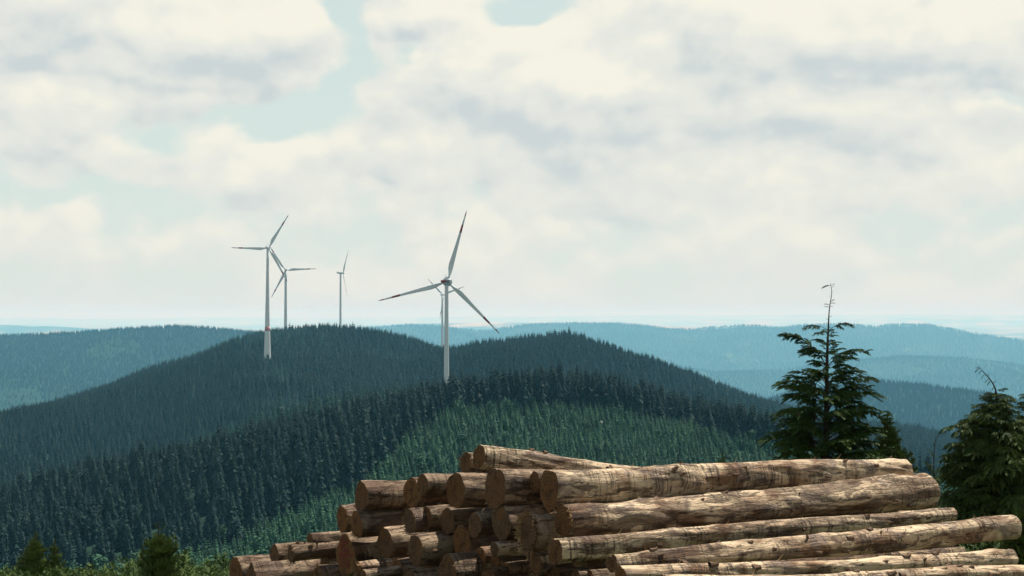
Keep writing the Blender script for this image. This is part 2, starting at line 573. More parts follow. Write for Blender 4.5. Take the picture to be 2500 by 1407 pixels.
def broadleaf_mesh(name, seed, n=260):
    """unit-high leafy tree: leaf clumps scattered over a few uneven lobes on a forked stem"""
    rg = random.Random(seed)
    V, Fc, mi = [], [], []
    lobes = [(rg.uniform(-.16, .16), rg.uniform(-.16, .16), rg.uniform(.35, .85), rg.uniform(.14, .26)) for _ in range(7)]
    lobes.append((0, 0, .82, .16))
    for lx, ly, lz, lr in lobes:            # limbs
        i = len(V)
        V += [(-.015, 0, -.05), (.015, 0, -.05), (0, .02, -.05), (lx * .8, ly * .8, lz)]
        Fc += [(i, i + 1, i + 3), (i + 1, i + 2, i + 3), (i + 2, i, i + 3)]
        mi += [1, 1, 1]
    for _ in range(n):
        lx, ly, lz, lr = rg.choice(lobes)
        d = Vector((rg.gauss(0, 1), rg.gauss(0, 1), rg.gauss(0.15, 1))).normalized()
        c = Vector((lx, ly, lz)) + d * lr * rg.uniform(.7, 1.08)
        nrm = (d + Vector((rg.gauss(0, .5), rg.gauss(0, .5), rg.gauss(.3, .5)))).normalized()
        t = nrm.orthogonal().normalized()
        b = nrm.cross(t)
        s = rg.uniform(.025, .055)
        i = len(V)
        a = rg.uniform(0, 6.28)
        for k in range(5):
            q = a + k * 1.2566
            rr = s * rg.uniform(.6, 1.3)
            V.append(tuple(c + t * rr * math.cos(q) + b * rr * math.sin(q) + nrm * rg.uniform(-.2, .2) * s))
        Fc += [(i, i + 1, i + 2), (i, i + 2, i + 3), (i, i + 3, i + 4)]
        mi += [0, 0, 0]
    return mesh_from(name, V, Fc, False, mi)


ME_FIR = [conifer_mesh('fir_tree', 20 + k, 17, 9, (0.20, 0.25, 0.17, 0.29, 0.22)[k], (0.75, 0.85, 0.7, 0.9, 0.6)[k], 0.42) for k in range(5)]
ME_PALE = [conifer_mesh('sunlit_fir', 70 + k, 15, 9, (0.19, 0.23, 0.17)[k], 0.8, 0.40) for k in range(3)]
ME_YOUNG = [conifer_mesh('young_spruce', 40 + k, 10, 8, (0.24, 0.28, 0.21)[k], 0.9, 0.30, 0.03) for k in range(3)]
ME_LEAF = [broadleaf_mesh('leafy_tree', 80 + k) for k in range(3)]
for me, mt in ((ME_FIR, M_FIR), (ME_PALE, M_FIR_LIT), (ME_YOUNG, M_YOUNG), (ME_LEAF, M_LEAF)):
    for x in me:
        x.materials.append(mt)
        x.materials.append(M_BARK)


def grid_pts(x0, x1, y0, y1, sp):
    xs, ys = np.arange(x0, x1, sp), np.arange(y0, y1, sp)
    X, Y = np.meshgrid(xs, ys)
    X = X.ravel() + RNG.uniform(-.5, .5, X.size) * sp * 0.95
    Y = Y.ravel() + RNG.uniform(-.5, .5, Y.size) * sp * 0.95
    return X, Y


def in_view(x, y, margin=1.32):
    return (np.abs(x) < y * (CX / F) * margin + 25)


# sight lines: highest terrain angle met so far along each direction, to drop trees far below what anyone sees
_ang = np.arctan(np.linspace(-0.56, 0.56, 320))
_rad = np.geomspace(60, 16000, 420)
_A, _R = np.meshgrid(_ang, _rad)
_T = height(_R * np.sin(_A), _R * np.cos(_A)) / _R
_TM = np.maximum.accumulate(_T, axis=0)


def seen(x, y, z, h, slack):
    r = np.hypot(x, y)
    a = np.arctan2(x, y)
    ai = np.clip(((np.tan(a) + 0.56) / 1.12 * 319).round().astype(int), 0, 319)
    ri = np.clip(np.searchsorted(_rad, r * 0.985) - 1, 0, 419)
    return (z + h + slack) / r > _TM[ri, ai]


def poly_v(u, pts):
    return np.interp(u, [p[0] for p in pts], [p[1] for p in pts])


# lower edge (pixel row of the ground) of the mature stand above the young plantation
EDGE = [(-200, 1500), (560, 1345), (640, 1290), (760, 1245), (880, 1190), (940, 1125), (1000, 1065), (1050, 1038), (1100, 1016), (1200, 1002),
        (1300, 1000), (1480, 1006), (1600, 1034), (1700, 1052), (1900, 1104), (2300, 1190), (2700, 1290)]


def zone(x, y, z):
    """plantation (True) or mature forest, from where the plantation's edge runs over the near hill"""
    u, v = project(x, y, z)
    e = poly_v(u, EDGE) + 10 * wob(x, y, 60)
    return (v > e) & (y < 840)


trees = {'fir': [], 'young': [], 'leaf': [], 'far': [], 'pale': []}


def put_trees(kind, x, y, h, slack):
    z = height(x, y)
    k = seen(x, y, z, h, slack)
    trees[kind].append(np.stack([x[k], y[k], z[k], h[k]], 1))


# mature forest from the near ridge to the big hill behind
X, Y = grid_pts(-1060, 1060, 380, 2150, 5.6)
k = in_view(X, Y)
X, Y = X[k], Y[k]
Z = height(X, Y)
mat_ = ~zone(X, Y, Z)
X, Y, Z = X[mat_], Y[mat_], Z[mat_]
h = RNG.uniform(12.5, 18.5, X.size) + 2.5 * wob(X, Y, 140)
h = np.where(RNG.random(X.size) < .04, h * 1.2, h)
low = sstep(-95, -150, Z)
uu, vv = project(X, Y, Z)
h = h * (1 + 0.30 * low) * (0.72 + 0.28 * sstep(420, 680, uu))
leafy = (RNG.random(X.size) < 0.0008 + 0.012 * (wob(X, Y, 90) > 0.85))
dn, _, _ = poly_dist(X, Y, HILLS['near']['c'])
h = np.where((dn < 45) & (Y < 760), np.minimum(h, 18) * 0.96 * RNG.uniform(.85, 1.15, X.size), h)
uu, vv = project(X, Y, Z)
pale = (wob(X, Y, 420) + .55 * wob(X, Y, 130) + .25 * RNG.normal(size=X.size) + 1.5 * np.exp(-((uu - 690) / 90) ** 2 - ((vv - 930) / 75) ** 2) + 1.2 * np.exp(-((uu - 560) / 130) ** 2 - ((vv - 1090) / 50) ** 2) > 0.95) & ~leafy  # firs recoloured as sunlit below the left turbine, and in random patches
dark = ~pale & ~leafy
put_trees('fir', X[dark], Y[dark], h[dark], 9)
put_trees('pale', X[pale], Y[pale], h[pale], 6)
put_trees('leaf', X[leafy], Y[leafy], h[leafy] * .72, 4)
# young plantation on the near slope
X, Y = grid_pts(-480, 430, 330, 846, 2.7)
k = in_view(X, Y)
X, Y = X[k], Y[k]
Z = height(X, Y)
k = zone(X, Y, Z)
X, Y = X[k], Y[k]
h = RNG.uniform(4.0, 7.2, X.size) + 1.0 * wob(X, Y, 60)
k = RNG.random(X.size) > 0.03
X, Y, h = X[k], Y[k], h[k]
leafy = RNG.random(X.size) < 0.005 + 0.05 * (wob(X, Y, 75) > 0.8)
put_trees('young', X[~leafy], Y[~leafy], h[~leafy], 2)
put_trees('leaf', X[leafy], Y[leafy], h[leafy] * 1.25, 2)
# scrub and small leafy trees low on the near side of the valley
X, Y = grid_pts(-190, 20, 330, 448, 7.5)
k = in_view(X, Y)
X, Y = X[k], Y[k]
put_trees('leaf', X, Y, RNG.uniform(3.2, 6.8, X.size) + 5.0 * np.exp(-((X + 132) / 45) ** 2 - ((Y - 442) / 26) ** 2), 2)
# ridges beyond
for nm, x0, x1, y0, y1, sp, h0, h1 in (('mid', -200, 2700, 3000, 5400, 10, 15, 24), ('left', -3000, 200, 4000, 6300, 11, 12, 20), ('far', -2600, 6600, 13200, 17200, 28, 22, 38), ('far_low', -2300, 5100, 9900, 12300, 23, 19, 31)):
    X, Y = grid_pts(x0, x1, y0, y1, sp)
    k = in_view(X, Y)
    X, Y = X[k], Y[k]
    dist, zc, fr = poly_dist(X, Y, HILLS[nm]['c'])
    k = dist < (1900 if nm in ('mid', 'left') else 2400)
    X, Y = X[k], Y[k]
    h = RNG.uniform(h0, h1, X.size)
    k = RNG.random(X.size) > 0.25 + 0.5 * (wob(X, Y, 700) > 0.75)
    put_trees('far', X[k], Y[k], h[k], 4)
for k in trees:
    trees[k] = np.vstack(trees[k])
print('TREES', {k: len(v) for k, v in trees.items()})


def single_trees(kind, meshes, name, n, describe):
    """the n trees that show largest become objects of their own; the rest is returned"""
    t = trees[kind]
    u, v = project(t[:, 0], t[:, 1], t[:, 2])
    size = t[:, 3] / np.hypot(t[:, 0], t[:, 1])
    ok = (u > -20) & (u < 2520) & (v - size * F < 1400)
    # hidden behind the log pile
    ok &= ~((u > 900) & (u < 2280) & (v - size * F > 1165)) & ~((u > 600) & (u <= 900) & (v - size * F > 1330))
    order = np.argsort(np.where(ok, -size, 1))[:n]
    order = order[ok[order]]
    objs = []
    for q, i in enumerate(order):
        o = bpy.data.objects.new(name, meshes[q % len(meshes)])
        o.location = t[i, :3]
        s = t[i, 3]
        w = s * random.uniform(.85, 1.15)
        o.scale = (w, w, s)
        o.rotation_euler = (random.gauss(0, .02), random.gauss(0, .02), random.uniform(0, 6.28))
        COL.objects.link(o)
        tag(o, *describe(u[i], v[i]))
        objs.append(o)
    rest = np.ones(len(t), bool)
    rest[order] = False
    return objs, t[rest]


def fir_words(u, v):
    if u > 960 and v < 1120:
        return 'tall dark fir in the uneven row along the near ridge top', 'tree', 'firs in the row along the near ridge'
    if u > 700:
        return 'tall dark fir on the slope just left of the bright green plantation', 'tree', 'firs left of the plantation'
    return 'tall dark fir low on the shaded forest slope at the bottom left', 'tree', 'firs low on the left slope'


def young_words(u, v):
    if u > 1250:
        return 'small pointed young spruce in the green plantation behind the long logs', 'tree', 'young spruces behind the long logs'
    return 'small pointed young spruce in the green plantation left of the topmost log', 'tree', 'young spruces left of the topmost log'


def leaf_words(u, v):
    if u > 900:
        return 'rounded pale green leafy tree among the young spruces of the plantation', 'tree', 'leafy trees in the plantation'
    return 'rounded pale green leafy tree at the foot of the left forest slope', 'tree', 'leafy trees at the foot of the left slope'


FIR_O, fir_rest = single_trees('fir', ME_FIR, 'fir_tree', 300, fir_words)
YOUNG_O, young_rest = single_trees('young', ME_YOUNG, 'young_spruce', 300, young_words)
PALE_O, pale_rest = single_trees('pale', ME_PALE, 'sunlit_fir', 120, lambda u, v: ('fir coloured paler green as if sunlit in patches of the forested left slope', 'tree', 'firs coloured as sunlit on the left slope'))
LEAF_O, leaf_rest = single_trees('leaf', ME_LEAF, 'leafy_tree', 220, leaf_words)


def scatter(name, t, protos, label, cat):
    """one object that stands copies of a few trees on points"""
    n = len(t)
    me = bpy.data.meshes.new(name)
    me.vertices.add(n)
    me.vertices.foreach_set('co', t[:, :3].astype(np.float32).ravel())
    w = t[:, 3] * RNG.uniform(.85, 1.2, n)
    sc = np.stack([w, w, t[:, 3]], 1).astype(np.float32)
    a = me.attributes.new('tree_size', 'FLOAT_VECTOR', 'POINT')
    a.data.foreach_set('vector', sc.ravel())
    a = me.attributes.new('tree_turn', 'FLOAT_VECTOR', 'POINT')
    rot = np.stack([RNG.normal(0, .025, n), RNG.normal(0, .025, n), RNG.uniform(0, 6.28, n)], 1).astype(np.float32)
    a.data.foreach_set('vector', rot.ravel())
    a = me.attributes.new('tree_kind', 'INT', 'POINT')
    a.data.foreach_set('value', RNG.integers(0, len(protos), n).astype(np.int32))
    o = link(name, me)
    ng = bpy.data.node_groups.new(name, 'GeometryNodeTree')
    ng.interface.new_socket('Geometry', in_out='INPUT', socket_type='NodeSocketGeometry')
    ng.interface.new_socket('Geometry', in_out='OUTPUT', socket_type='NodeSocketGeometry')
    N, L = ng.nodes, ng.links
    gi, go = N.new('NodeGroupInput'), N.new('NodeGroupOutput')
    iop = N.new('GeometryNodeInstanceOnPoints')
    join = N.new('GeometryNodeJoinGeometry')
    for p in protos:
        oi = N.new('GeometryNodeObjectInfo')
        oi.inputs['Object'].default_value = p
        oi.inputs['As Instance'].default_value = True
        oi.transform_space = 'ORIGINAL'
        L.new(oi.outputs['Geometry'], join.inputs[0])

    def attr(nm, typ):
        q = N.new('GeometryNodeInputNamedAttribute')
        q.data_type = typ
        q.inputs['Name'].default_value = nm
        return q.outputs[0]
    L.new(gi.outputs[0], iop.inputs['Points'])
    L.new(join.outputs[0], iop.inputs['Instance'])
    iop.inputs['Pick Instance'].default_value = True
    L.new(attr('tree_kind', 'INT'), iop.inputs['Instance Index'])
    L.new(attr('tree_size', 'FLOAT_VECTOR'), iop.inputs['Scale'])
    e2r = N.new('FunctionNodeEulerToRotation')
    L.new(attr('tree_turn', 'FLOAT_VECTOR'), e2r.inputs[0])
    L.new(e2r.outputs[0], iop.inputs['Rotation'])
    L.new(iop.outputs[0], go.inputs[0])
    md = o.modifiers.new('trees', 'NODES')
    md.node_group = ng
    tag(o, label, cat, kind='stuff')
    return o


scatter('fir_forest', fir_rest, FIR_O[:5], 'dense dark fir forest covering the hill with the wind turbines', 'forest')
scatter('sunlit_fir_patches', pale_rest, PALE_O[:3], 'fir patches coloured lighter green as if sunlit on the hill below the left turbine', 'forest')
scatter('plantation', young_rest, YOUNG_O[:3], 'dense green plantation of young spruces on the near slope', 'forest')
if len(leaf_rest):
    scatter('leafy_wood', leaf_rest, LEAF_O[:3], 'scattered paler leafy trees deeper in the forest', 'forest')


_f = trees['far'].copy()
scatter('far_forest', _f, FIR_O[5:9], 'hazy blue forest covering the distant ridges', 'forest')
#@@END_FOREST

# ------------------------------------------------------------------ wind turbines
M_WHITE = plain('turbine_white', (0.58, 0.62, 0.61), 0.5, 0.2, 0.05, 0.15)
M_RED = plain('turbine_red', (0.24, 0.018, 0.022), 0.5, 0.3, 0.1, 0.5)
M_PINK = plain('tower_band_red', (0.52, 0.20, 0.18), 0.5, 0.3, 0.1, 0.5)
M_GREY = plain('turbine_grey', (0.16, 0.18, 0.19), 0.5, 0.3, 0.1, 0.5)
M_CONC = plain('tower_concrete', (0.60, 0.62, 0.60), 0.8, 0.1, 0.08, 0.3)


def lathe(prof, n=24, axis='z'):
    """profile of (radius, height) to vertices and faces, closed at both ends"""
    V, Fc = [], []
    for r, h in prof:
        for k in range(n):
            a = 2 * PI * k / n
            p = (r * math.cos(a), r * math.sin(a), h)
            V.append(p if axis == 'z' else (p[0], p[2], p[1]))
    for i in range(len(prof) - 1):
        for k in range(n):
            f = (i * n + k, i * n + (k + 1) % n, (i + 1) * n + (k + 1) % n, (i + 1) * n + k)
            Fc.append(f if axis == 'z' else f[::-1])
    Fc.append(tuple(range(n))[::-1] if axis == 'z' else tuple(range(n)))
    e = (len(prof) - 1) * n
    Fc.append(tuple(range(e, e + n)) if axis == 'z' else tuple(range(e, e + n))[::-1])
    return V, Fc


def blade_mesh(R):
    """blade along +Z: round root, broad shoulder, thin curved tip, red bands set as own faces"""
    st = [0, .03, .06, .10, .16, .22, .30, .40, .50, .60, .68, .72, .76, .80, .84, .88, .92, .96, .99, 1.0]
    ch = [.9, .9, 1.0, 1.5, 2.35, 2.55, 2.3, 1.9, 1.62, 1.38, 1.2, 1.1, 1.02, .94, .86, .76, .64, .48, .3, .12]
    V, Fc, mi = [], [], []
    n = 14
    for i, (t, c) in enumerate(zip(st, ch)):
        th = max(0.14, 0.9 * (1 - sstep(0.04, 0.28, t)) + 0.24 * (1 - 0.5 * t))
        tw = math.radians(16 * (1 - t) ** 2 + 6)
        bend = 0.9 * t * t
        for k in range(n):
            a = 2 * PI * k / n
            px = c * (0.5 * math.cos(a) - 0.18 * sstep(.05, .2, t)) * R / 41
            py = c * 0.5 * th * math.sin(a) * (1 - 0.45 * sstep(.05, .2, t) * (-math.cos(a) * .5 + .5)) * R / 41
            V.append((px * math.cos(tw) - py * math.sin(tw), px * math.sin(tw) + py * math.cos(tw) + bend, 0.025 * R + t * 0.975 * R))
    for i in range(len(st) - 1):
        tm = (st[i] + st[i + 1]) / 2
        red = (.68 < tm < .80) or tm > .90
        for k in range(n):
            Fc.append((i * n + k, i * n + (k + 1) % n, (i + 1) * n + (k + 1) % n, (i + 1) * n + k))
            mi.append(1 if red else 0)
    e = (len(st) - 1) * n
    Fc.append(tuple(range(e, e + n)))
    mi.append(1)
    Fc.append(tuple(range(n))[::-1])
    mi.append(0)
    return mesh_from('blade', V, Fc, True, mi)


BLADE = blade_mesh(41.0)
BLADE.materials.append(M_WHITE)
BLADE.materials.append(M_RED)


def box_mesh(name, x0, x1, y0, y1, z0, z1, bev=0.15):
    bm = bmesh.new()
    bmesh.ops.create_cube(bm, size=1.0)
    for v in bm.verts:
        v.co = Vector((x0 + (v.co.x + .5) * (x1 - x0), y0 + (v.co.y + .5) * (y1 - y0), z0 + (v.co.z + .5) * (z1 - z0)))
    bmesh.ops.bevel(bm, geom=bm.edges[:], offset=bev, segments=2, affect='EDGES')
    me = bpy.data.meshes.new(name)
    bm.to_mesh(me)
    bm.free()
    return me


def turbine(label, hub_uv, D, R, phi0, yaw, r_top, r_bot, side, detail=False, concrete=False, band=None, shaft=4.2):
    """side = +1: rotor on the far side of the tower; yaw turns the nacelle, 0 = axis straight away from the viewer"""
    hub = at(hub_uv[0], hub_uv[1], D)
    ya = math.radians(yaw)
    ax = Vector((math.sin(ya), math.cos(ya), 0))          # from the tower to the rotor
    base_xy = hub - ax * shaft
    gz = float(height(np.array([base_xy.x]), np.array([base_xy.y]))[0])
    root = link('wind_turbine', None)
    root.location = (base_xy.x, base_xy.y, gz - 0.5)
    tag(root, label, 'wind turbine', 'wind turbines on the forested hills')
    H = hub.z - gz + 0.5
    # tower in rings
    V, Fc = lathe([(r_bot + (r_top - r_bot) * ((t ** 0.55) if concrete else t ** .85), t * (H - 1.2)) for t in np.linspace(0, 1, 15)], 28)
    link('tower', mesh_from('tower', V, Fc, True), M_CONC if concrete else M_WHITE, root)
    if band:
        z0 = at(hub_uv[0], band, D).z - root.location.z
        t = z0 / (H - 1.2)
        rr = r_bot + (r_top - r_bot) * (t ** .55)
        V, Fc = lathe([(rr + .06, z0 - 2.2), (rr + .03, z0 + 2.2)], 28)
        link('painted_band', mesh_from('painted_band', V, Fc, True), M_PINK, root)
    for zf in (0.30, 0.62):
        t = zf
        rr = r_bot + (r_top - r_bot) * ((t ** 0.55) if concrete else t ** .85)
        V, Fc = lathe([(rr + .05, zf * (H - 1.2) - .12), (rr + .05, zf * (H - 1.2) + .12)], 28)
        link('flange_ring', mesh_from('flange_ring', V, Fc, True), M_WHITE, root)
    # nacelle, local +Y towards the rotor, turned with the yaw
    head = link('nacelle', None, None, root)
    head.location = (0, 0, H)
    head.rotation_euler = (0, 0, -ya)
    if detail:
        V, Fc = lathe([(1.0, -4.4), (1.55, -4.1), (1.8, -3.0), (1.95, -1.2), (2.05, 0.6), (2.2, 1.6), (2.45, 2.2)], 28, 'y')
        nm = mesh_from('nacelle_shell', V, Fc, True)
    else:
        nm = box_mesh('nacelle_shell', -1.35, 1.35, -5.2, 2.4, -1.3, 1.35, .5)
    link('housing', nm, M_WHITE, head)
    if detail:
        V, Fc = lathe([(2.3, 2.25), (2.72, 2.35), (2.8, 2.9), (2.75, 3.3), (2.3, 3.4)], 32, 'y')
        link('generator_ring', mesh_from('generator_ring', V, Fc, True), M_WHITE, head)
        link('red_panel', box_mesh('red_panel', -2.55, .55, -4.9, 2.0, -.70, .62, .12), M_RED, head)
        link('grey_vent', box_mesh('grey_vent', .6, 2.5, -5.1, 1.8, -.85, .70, .15), M_GREY, head)
        link('roof_plate', box_mesh('roof_plate', -1.0, 2.4, -4.6, 1.8, .76, 1.05, .06), M_WHITE, head)
    V, Fc = lathe([(.04, -4.2), (.04, -4.19)], 6)
    mast = box_mesh('antenna', -.06, .06, -4.0, -3.88, 1.3, 3.6, .02)
    link('antenna', mast, M_GREY, head)
    # rotor: hub and three blades
    V, Fc = lathe([(1.3, shaft - 1.4), (1.45, shaft - .8), (1.5, shaft), (1.35, shaft + .9), (.9, shaft + 1.7), (.25, shaft + 2.1)], 24, 'y')
    link('hub', mesh_from('hub', V, Fc, True), M_WHITE, head)
    for k in range(3):
        b = link('blade', BLADE, None, head)
        b.location = (0, shaft, 0)
        a = math.radians(phi0 + 120 * k)
        s = R / 41.0
        # blade +Z turned about the rotor axis, clockwise as the viewer sees it
        b.rotation_euler = (0, a, 0)
        b.scale = (s * (1.12 if detail else 1.4), s * (1.0 if detail else 1.3), s)
    return root


turbine('largest white wind turbine standing behind the near ridge with a red banded nacelle', (1093, 688), 787, 41, 15, 6, 1.0, 1.75, 1, detail=True)
turbine('white wind turbine on the left slope with a faint red band round its tower', (656, 606), 1500, 41, 31, 5, 1.15, 4.6, 1, concrete=True, band=803)
turbine('white wind turbine partly behind the tower with the faint red band', (697, 660), 1880, 41, 87, -14, 1.5, 2.4, 1)
turbine('white wind turbine on the hilltop seen from the side', (838, 667), 2133, 41, 34, 66, 1.3, 2.4, 1)
turbine('distant white wind turbine almost hidden behind the largest one', (1083, 720), 2346, 41, 71, 26, 1.5, 2.6, 1)
#@@END_TURB

# ------------------------------------------------------------------ the log pile
def log_materials():
    # peeled trunk: cream wood, brown inner bark left in patches, roller bands, flecks
    m, T, b = new_mat('peeled_wood')
    tc = T.node('ShaderNodeTexCoord')
    oi = T.node('ShaderNodeObjectInfo')
    rnd = oi.outputs['Random']
    ob = tc.outputs['Object']
    o = T.v('ADD', ob, T.v('SCALE', (13.7, 7.1, 5.3), scale=T.m('MULTIPLY', rnd, 40)))
    sp = T.node('ShaderNodeSeparateXYZ')
    T.put(sp.inputs[0], ob)
    along = T.v('MULTIPLY', o, (0.55, 1, 1))
    grain = T.noise(T.v('MULTIPLY', o, (0.06, 1, 1)), 90, 4, 0.6)
    c = T.mix(grain, (0.40, 0.275, 0.160), (0.74, 0.595, 0.405))
    tone = T.noise(along, 3.2, 5, 0.6, 0.5)
    c = T.mix(T.ramp(tone, 0.42, 0.66), c, (0.170, 0.092, 0.046))
    wx = T.noise(T.v('ADD', along, (3, 9, 4)), 4.5, 4, 0.55, 0.6)
    c = T.mix(T.m('MULTIPLY', T.ramp(wx, 0.52, 0.64), 0.75), c, (0.14, 0.105, 0.088))
    # left-over inner bark: sharp-edged brown islands, more on some logs than on others
    pt = T.noise(T.v('MULTIPLY', T.v('ADD', along, (21, 2, 8)), (0.42, 1.25, 1.25)), 8.5, 8, 0.70, 0.5)
    amt = T.m('MULTIPLY_ADD', T.m('FRACT', T.m('MULTIPLY', rnd, 7.31)), 0.10, 0.49)
    patch = T.ramp(T.m('SUBTRACT', pt, amt), -0.03, 0.05)
    bark = T.mix(T.noise(o, 30, 4, 0.6), (0.018, 0.008, 0.005), (0.085, 0.038, 0.020))
    c = T.mix(T.m('MULTIPLY', patch, 0.66), c, bark)
    # roller bands round the trunk
    cx = T.node('ShaderNodeCombineXYZ')
    warp = T.noise(o, 6, 2, 0.5)
    T.put(cx.inputs[0], T.m('ADD', T.m('MULTIPLY', sp.outputs[0], 27), T.m('MULTIPLY', warp, 2.2)))
    T.put(cx.inputs[1], T.m('MULTIPLY', rnd, 90))
    band = T.noise(cx.outputs[0], 1.0, 3, 0.75)
    bm_ = T.ramp(T.noise(T.v('ADD', along, (5, 31, 2)), 2.6, 3, 0.55), 0.42, 0.56)
    bandm = T.m('MULTIPLY', T.ramp(band, 0.52, 0.58), bm_)
    brk = T.ramp(T.noise(T.v('MULTIPLY', o, (1, 1, 1)), 16, 3, 0.6), 0.35, 0.55)
    c = T.mix(T.m('MULTIPLY', T.m('MULTIPLY', bandm, brk), 0.80), c, (0.034, 0.020, 0.015))
    # shade of the stack put into the colour, by a random amount per log
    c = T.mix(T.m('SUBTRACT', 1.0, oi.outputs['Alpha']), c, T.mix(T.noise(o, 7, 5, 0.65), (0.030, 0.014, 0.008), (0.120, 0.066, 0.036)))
    # dark nicks and checks
    vn = T.noise(T.v('MULTIPLY', o, (0.13, 1, 1)), 46, 3, 0.7, 0.5)
    nick = T.ramp(vn, 0.61, 0.66)
    c = T.mix(T.m('MULTIPLY', nick, 0.85), c, (0.055, 0.033, 0.022))
    T.put(b.inputs['Base Color'], c)
    b.inputs['Roughness'].default_value = 0.75
    b.inputs['Specular IOR Level'].default_value = 0.18
    hgt = T.m('SUBTRACT', T.m('MULTIPLY_ADD', patch, 0.9, T.m('MULTIPLY', grain, 0.6)), T.m('ADD', T.m('MULTIPLY', bandm, 0.4), nick))
    hgt = T.m('ADD', hgt, T.m('MULTIPLY', tone, 2.0))
    bump(T, b, hgt, 1.0, 0.022)

    # sawn ends
    e, T, b = new_mat('sawn_end_grain')
    tc = T.node('ShaderNodeTexCoord')
    oi = T.node('ShaderNodeObjectInfo')
    rnd = oi.outputs['Random']
    ob = tc.outputs['Object']
    o = T.v('ADD', ob, T.v('SCALE', (3.1, 7.7, 5.9), scale=T.m('MULTIPLY', rnd, 30)))
    yz = T.v('MULTIPLY', ob, (0, 1, 1))
    wob_ = T.m('MULTIPLY', T.noise(o, 9, 3, 0.5), 0.035)
    rr = T.m('ADD', T.v('LENGTH', yz), wob_)
    ring = T.m('SINE', T.m('MULTIPLY', rr, 190))
    ring = T.m('MULTIPLY_ADD', ring, 0.5, 0.5)
    f2 = T.m('FRACT', T.m('MULTIPLY', rnd, 5.7))
    base = T.mix(f2, (0.190, 0.084, 0.028), (0.105, 0.062, 0.036))
    dark = T.mix(f2, (0.056, 0.026, 0.011), (0.042, 0.028, 0.018))
    c = T.mix(T.m('MULTIPLY', ring, 0.55), base, dark)
    blot = T.noise(o, 11, 5, 0.65, 0.8)
    c = T.mix(T.ramp(blot, 0.45, 0.68), c, (0.050, 0.026, 0.014))
    c = T.mix(T.m('MULTIPLY', T.ramp(T.noise(T.v('ADD', o, (4, 4, 4)), 5, 3, 0.6), 0.55, 0.7), 0.5), c, (0.17, 0.075, 0.025))
    spk = T.noise(o, 130, 2, 0.6)
    c = T.mix(T.ramp(spk, 0.60, 0.70), c, (0.19, 0.12, 0.07))
    c = T.mix(T.ramp(spk, 0.40, 0.32), c, (0.045, 0.026, 0.017))
    # drying checks running out from the heart
    sp = T.node('ShaderNodeSeparateXYZ')
    T.put(sp.inputs[0], ob)
    an = T.m('ARCTAN2', sp.outputs[1], sp.outputs[2])
    cv = T.node('ShaderNodeCombineXYZ')
    T.put(cv.inputs[0], T.m('ADD', T.m('SINE', an), T.m('MULTIPLY', rnd, 50)))
    T.put(cv.inputs[1], T.m('COSINE', an))
    T.put(cv.inputs[2], T.m('MULTIPLY', rr, 1.2))
    ck = T.noise(cv.outputs[0], 5.5, 2, 0.6)
    crack = T.m('MULTIPLY', T.ramp(ck, 0.60, 0.635), T.ramp(rr, 0.20, 0.03))
    c = T.mix(T.m('MULTIPLY', crack, 0.7), c, (0.030, 0.017, 0.011))
    T.put(b.inputs['Base Color'], c)
    b.inputs['Roughness'].default_value = 0.85
    b.inputs['Specular IOR Level'].default_value = 0.1
    bump(T, b, T.m('SUBTRACT', T.m('ADD', T.m('MULTIPLY', ring, 0.35), spk), crack), 0.7, 0.004)
    return m, e


M_LOG, M_END = log_materials()
M_STUB = plain('knot_wood', (0.105, 0.066, 0.042), 0.85, 0.1, 0.5, 40)
M_SHRED = plain('bark_fibre', (0.22, 0.14, 0.075), 0.9, 0.05, 0.5, 20)
M_PAINT = plain('red_marking_paint', (0.14, 0.004, 0.007), 0.6, 0.2, 0.2, 60)

AXA = math.radians(33.0)
AX = Vector((math.cos(AXA), math.sin(AXA), 0))            # direction of the logs
FRONT0 = at(1343, 1197, 13.4)                             # a point of the plane of sawn ends
S_DIR = Vector((-math.sin(AXA), math.cos(AXA), 0))


def on_face_plane(u, v, e):
    r = ray(u, v)
    return r * ((FRONT0.dot(AX) + e) / r.dot(AX))


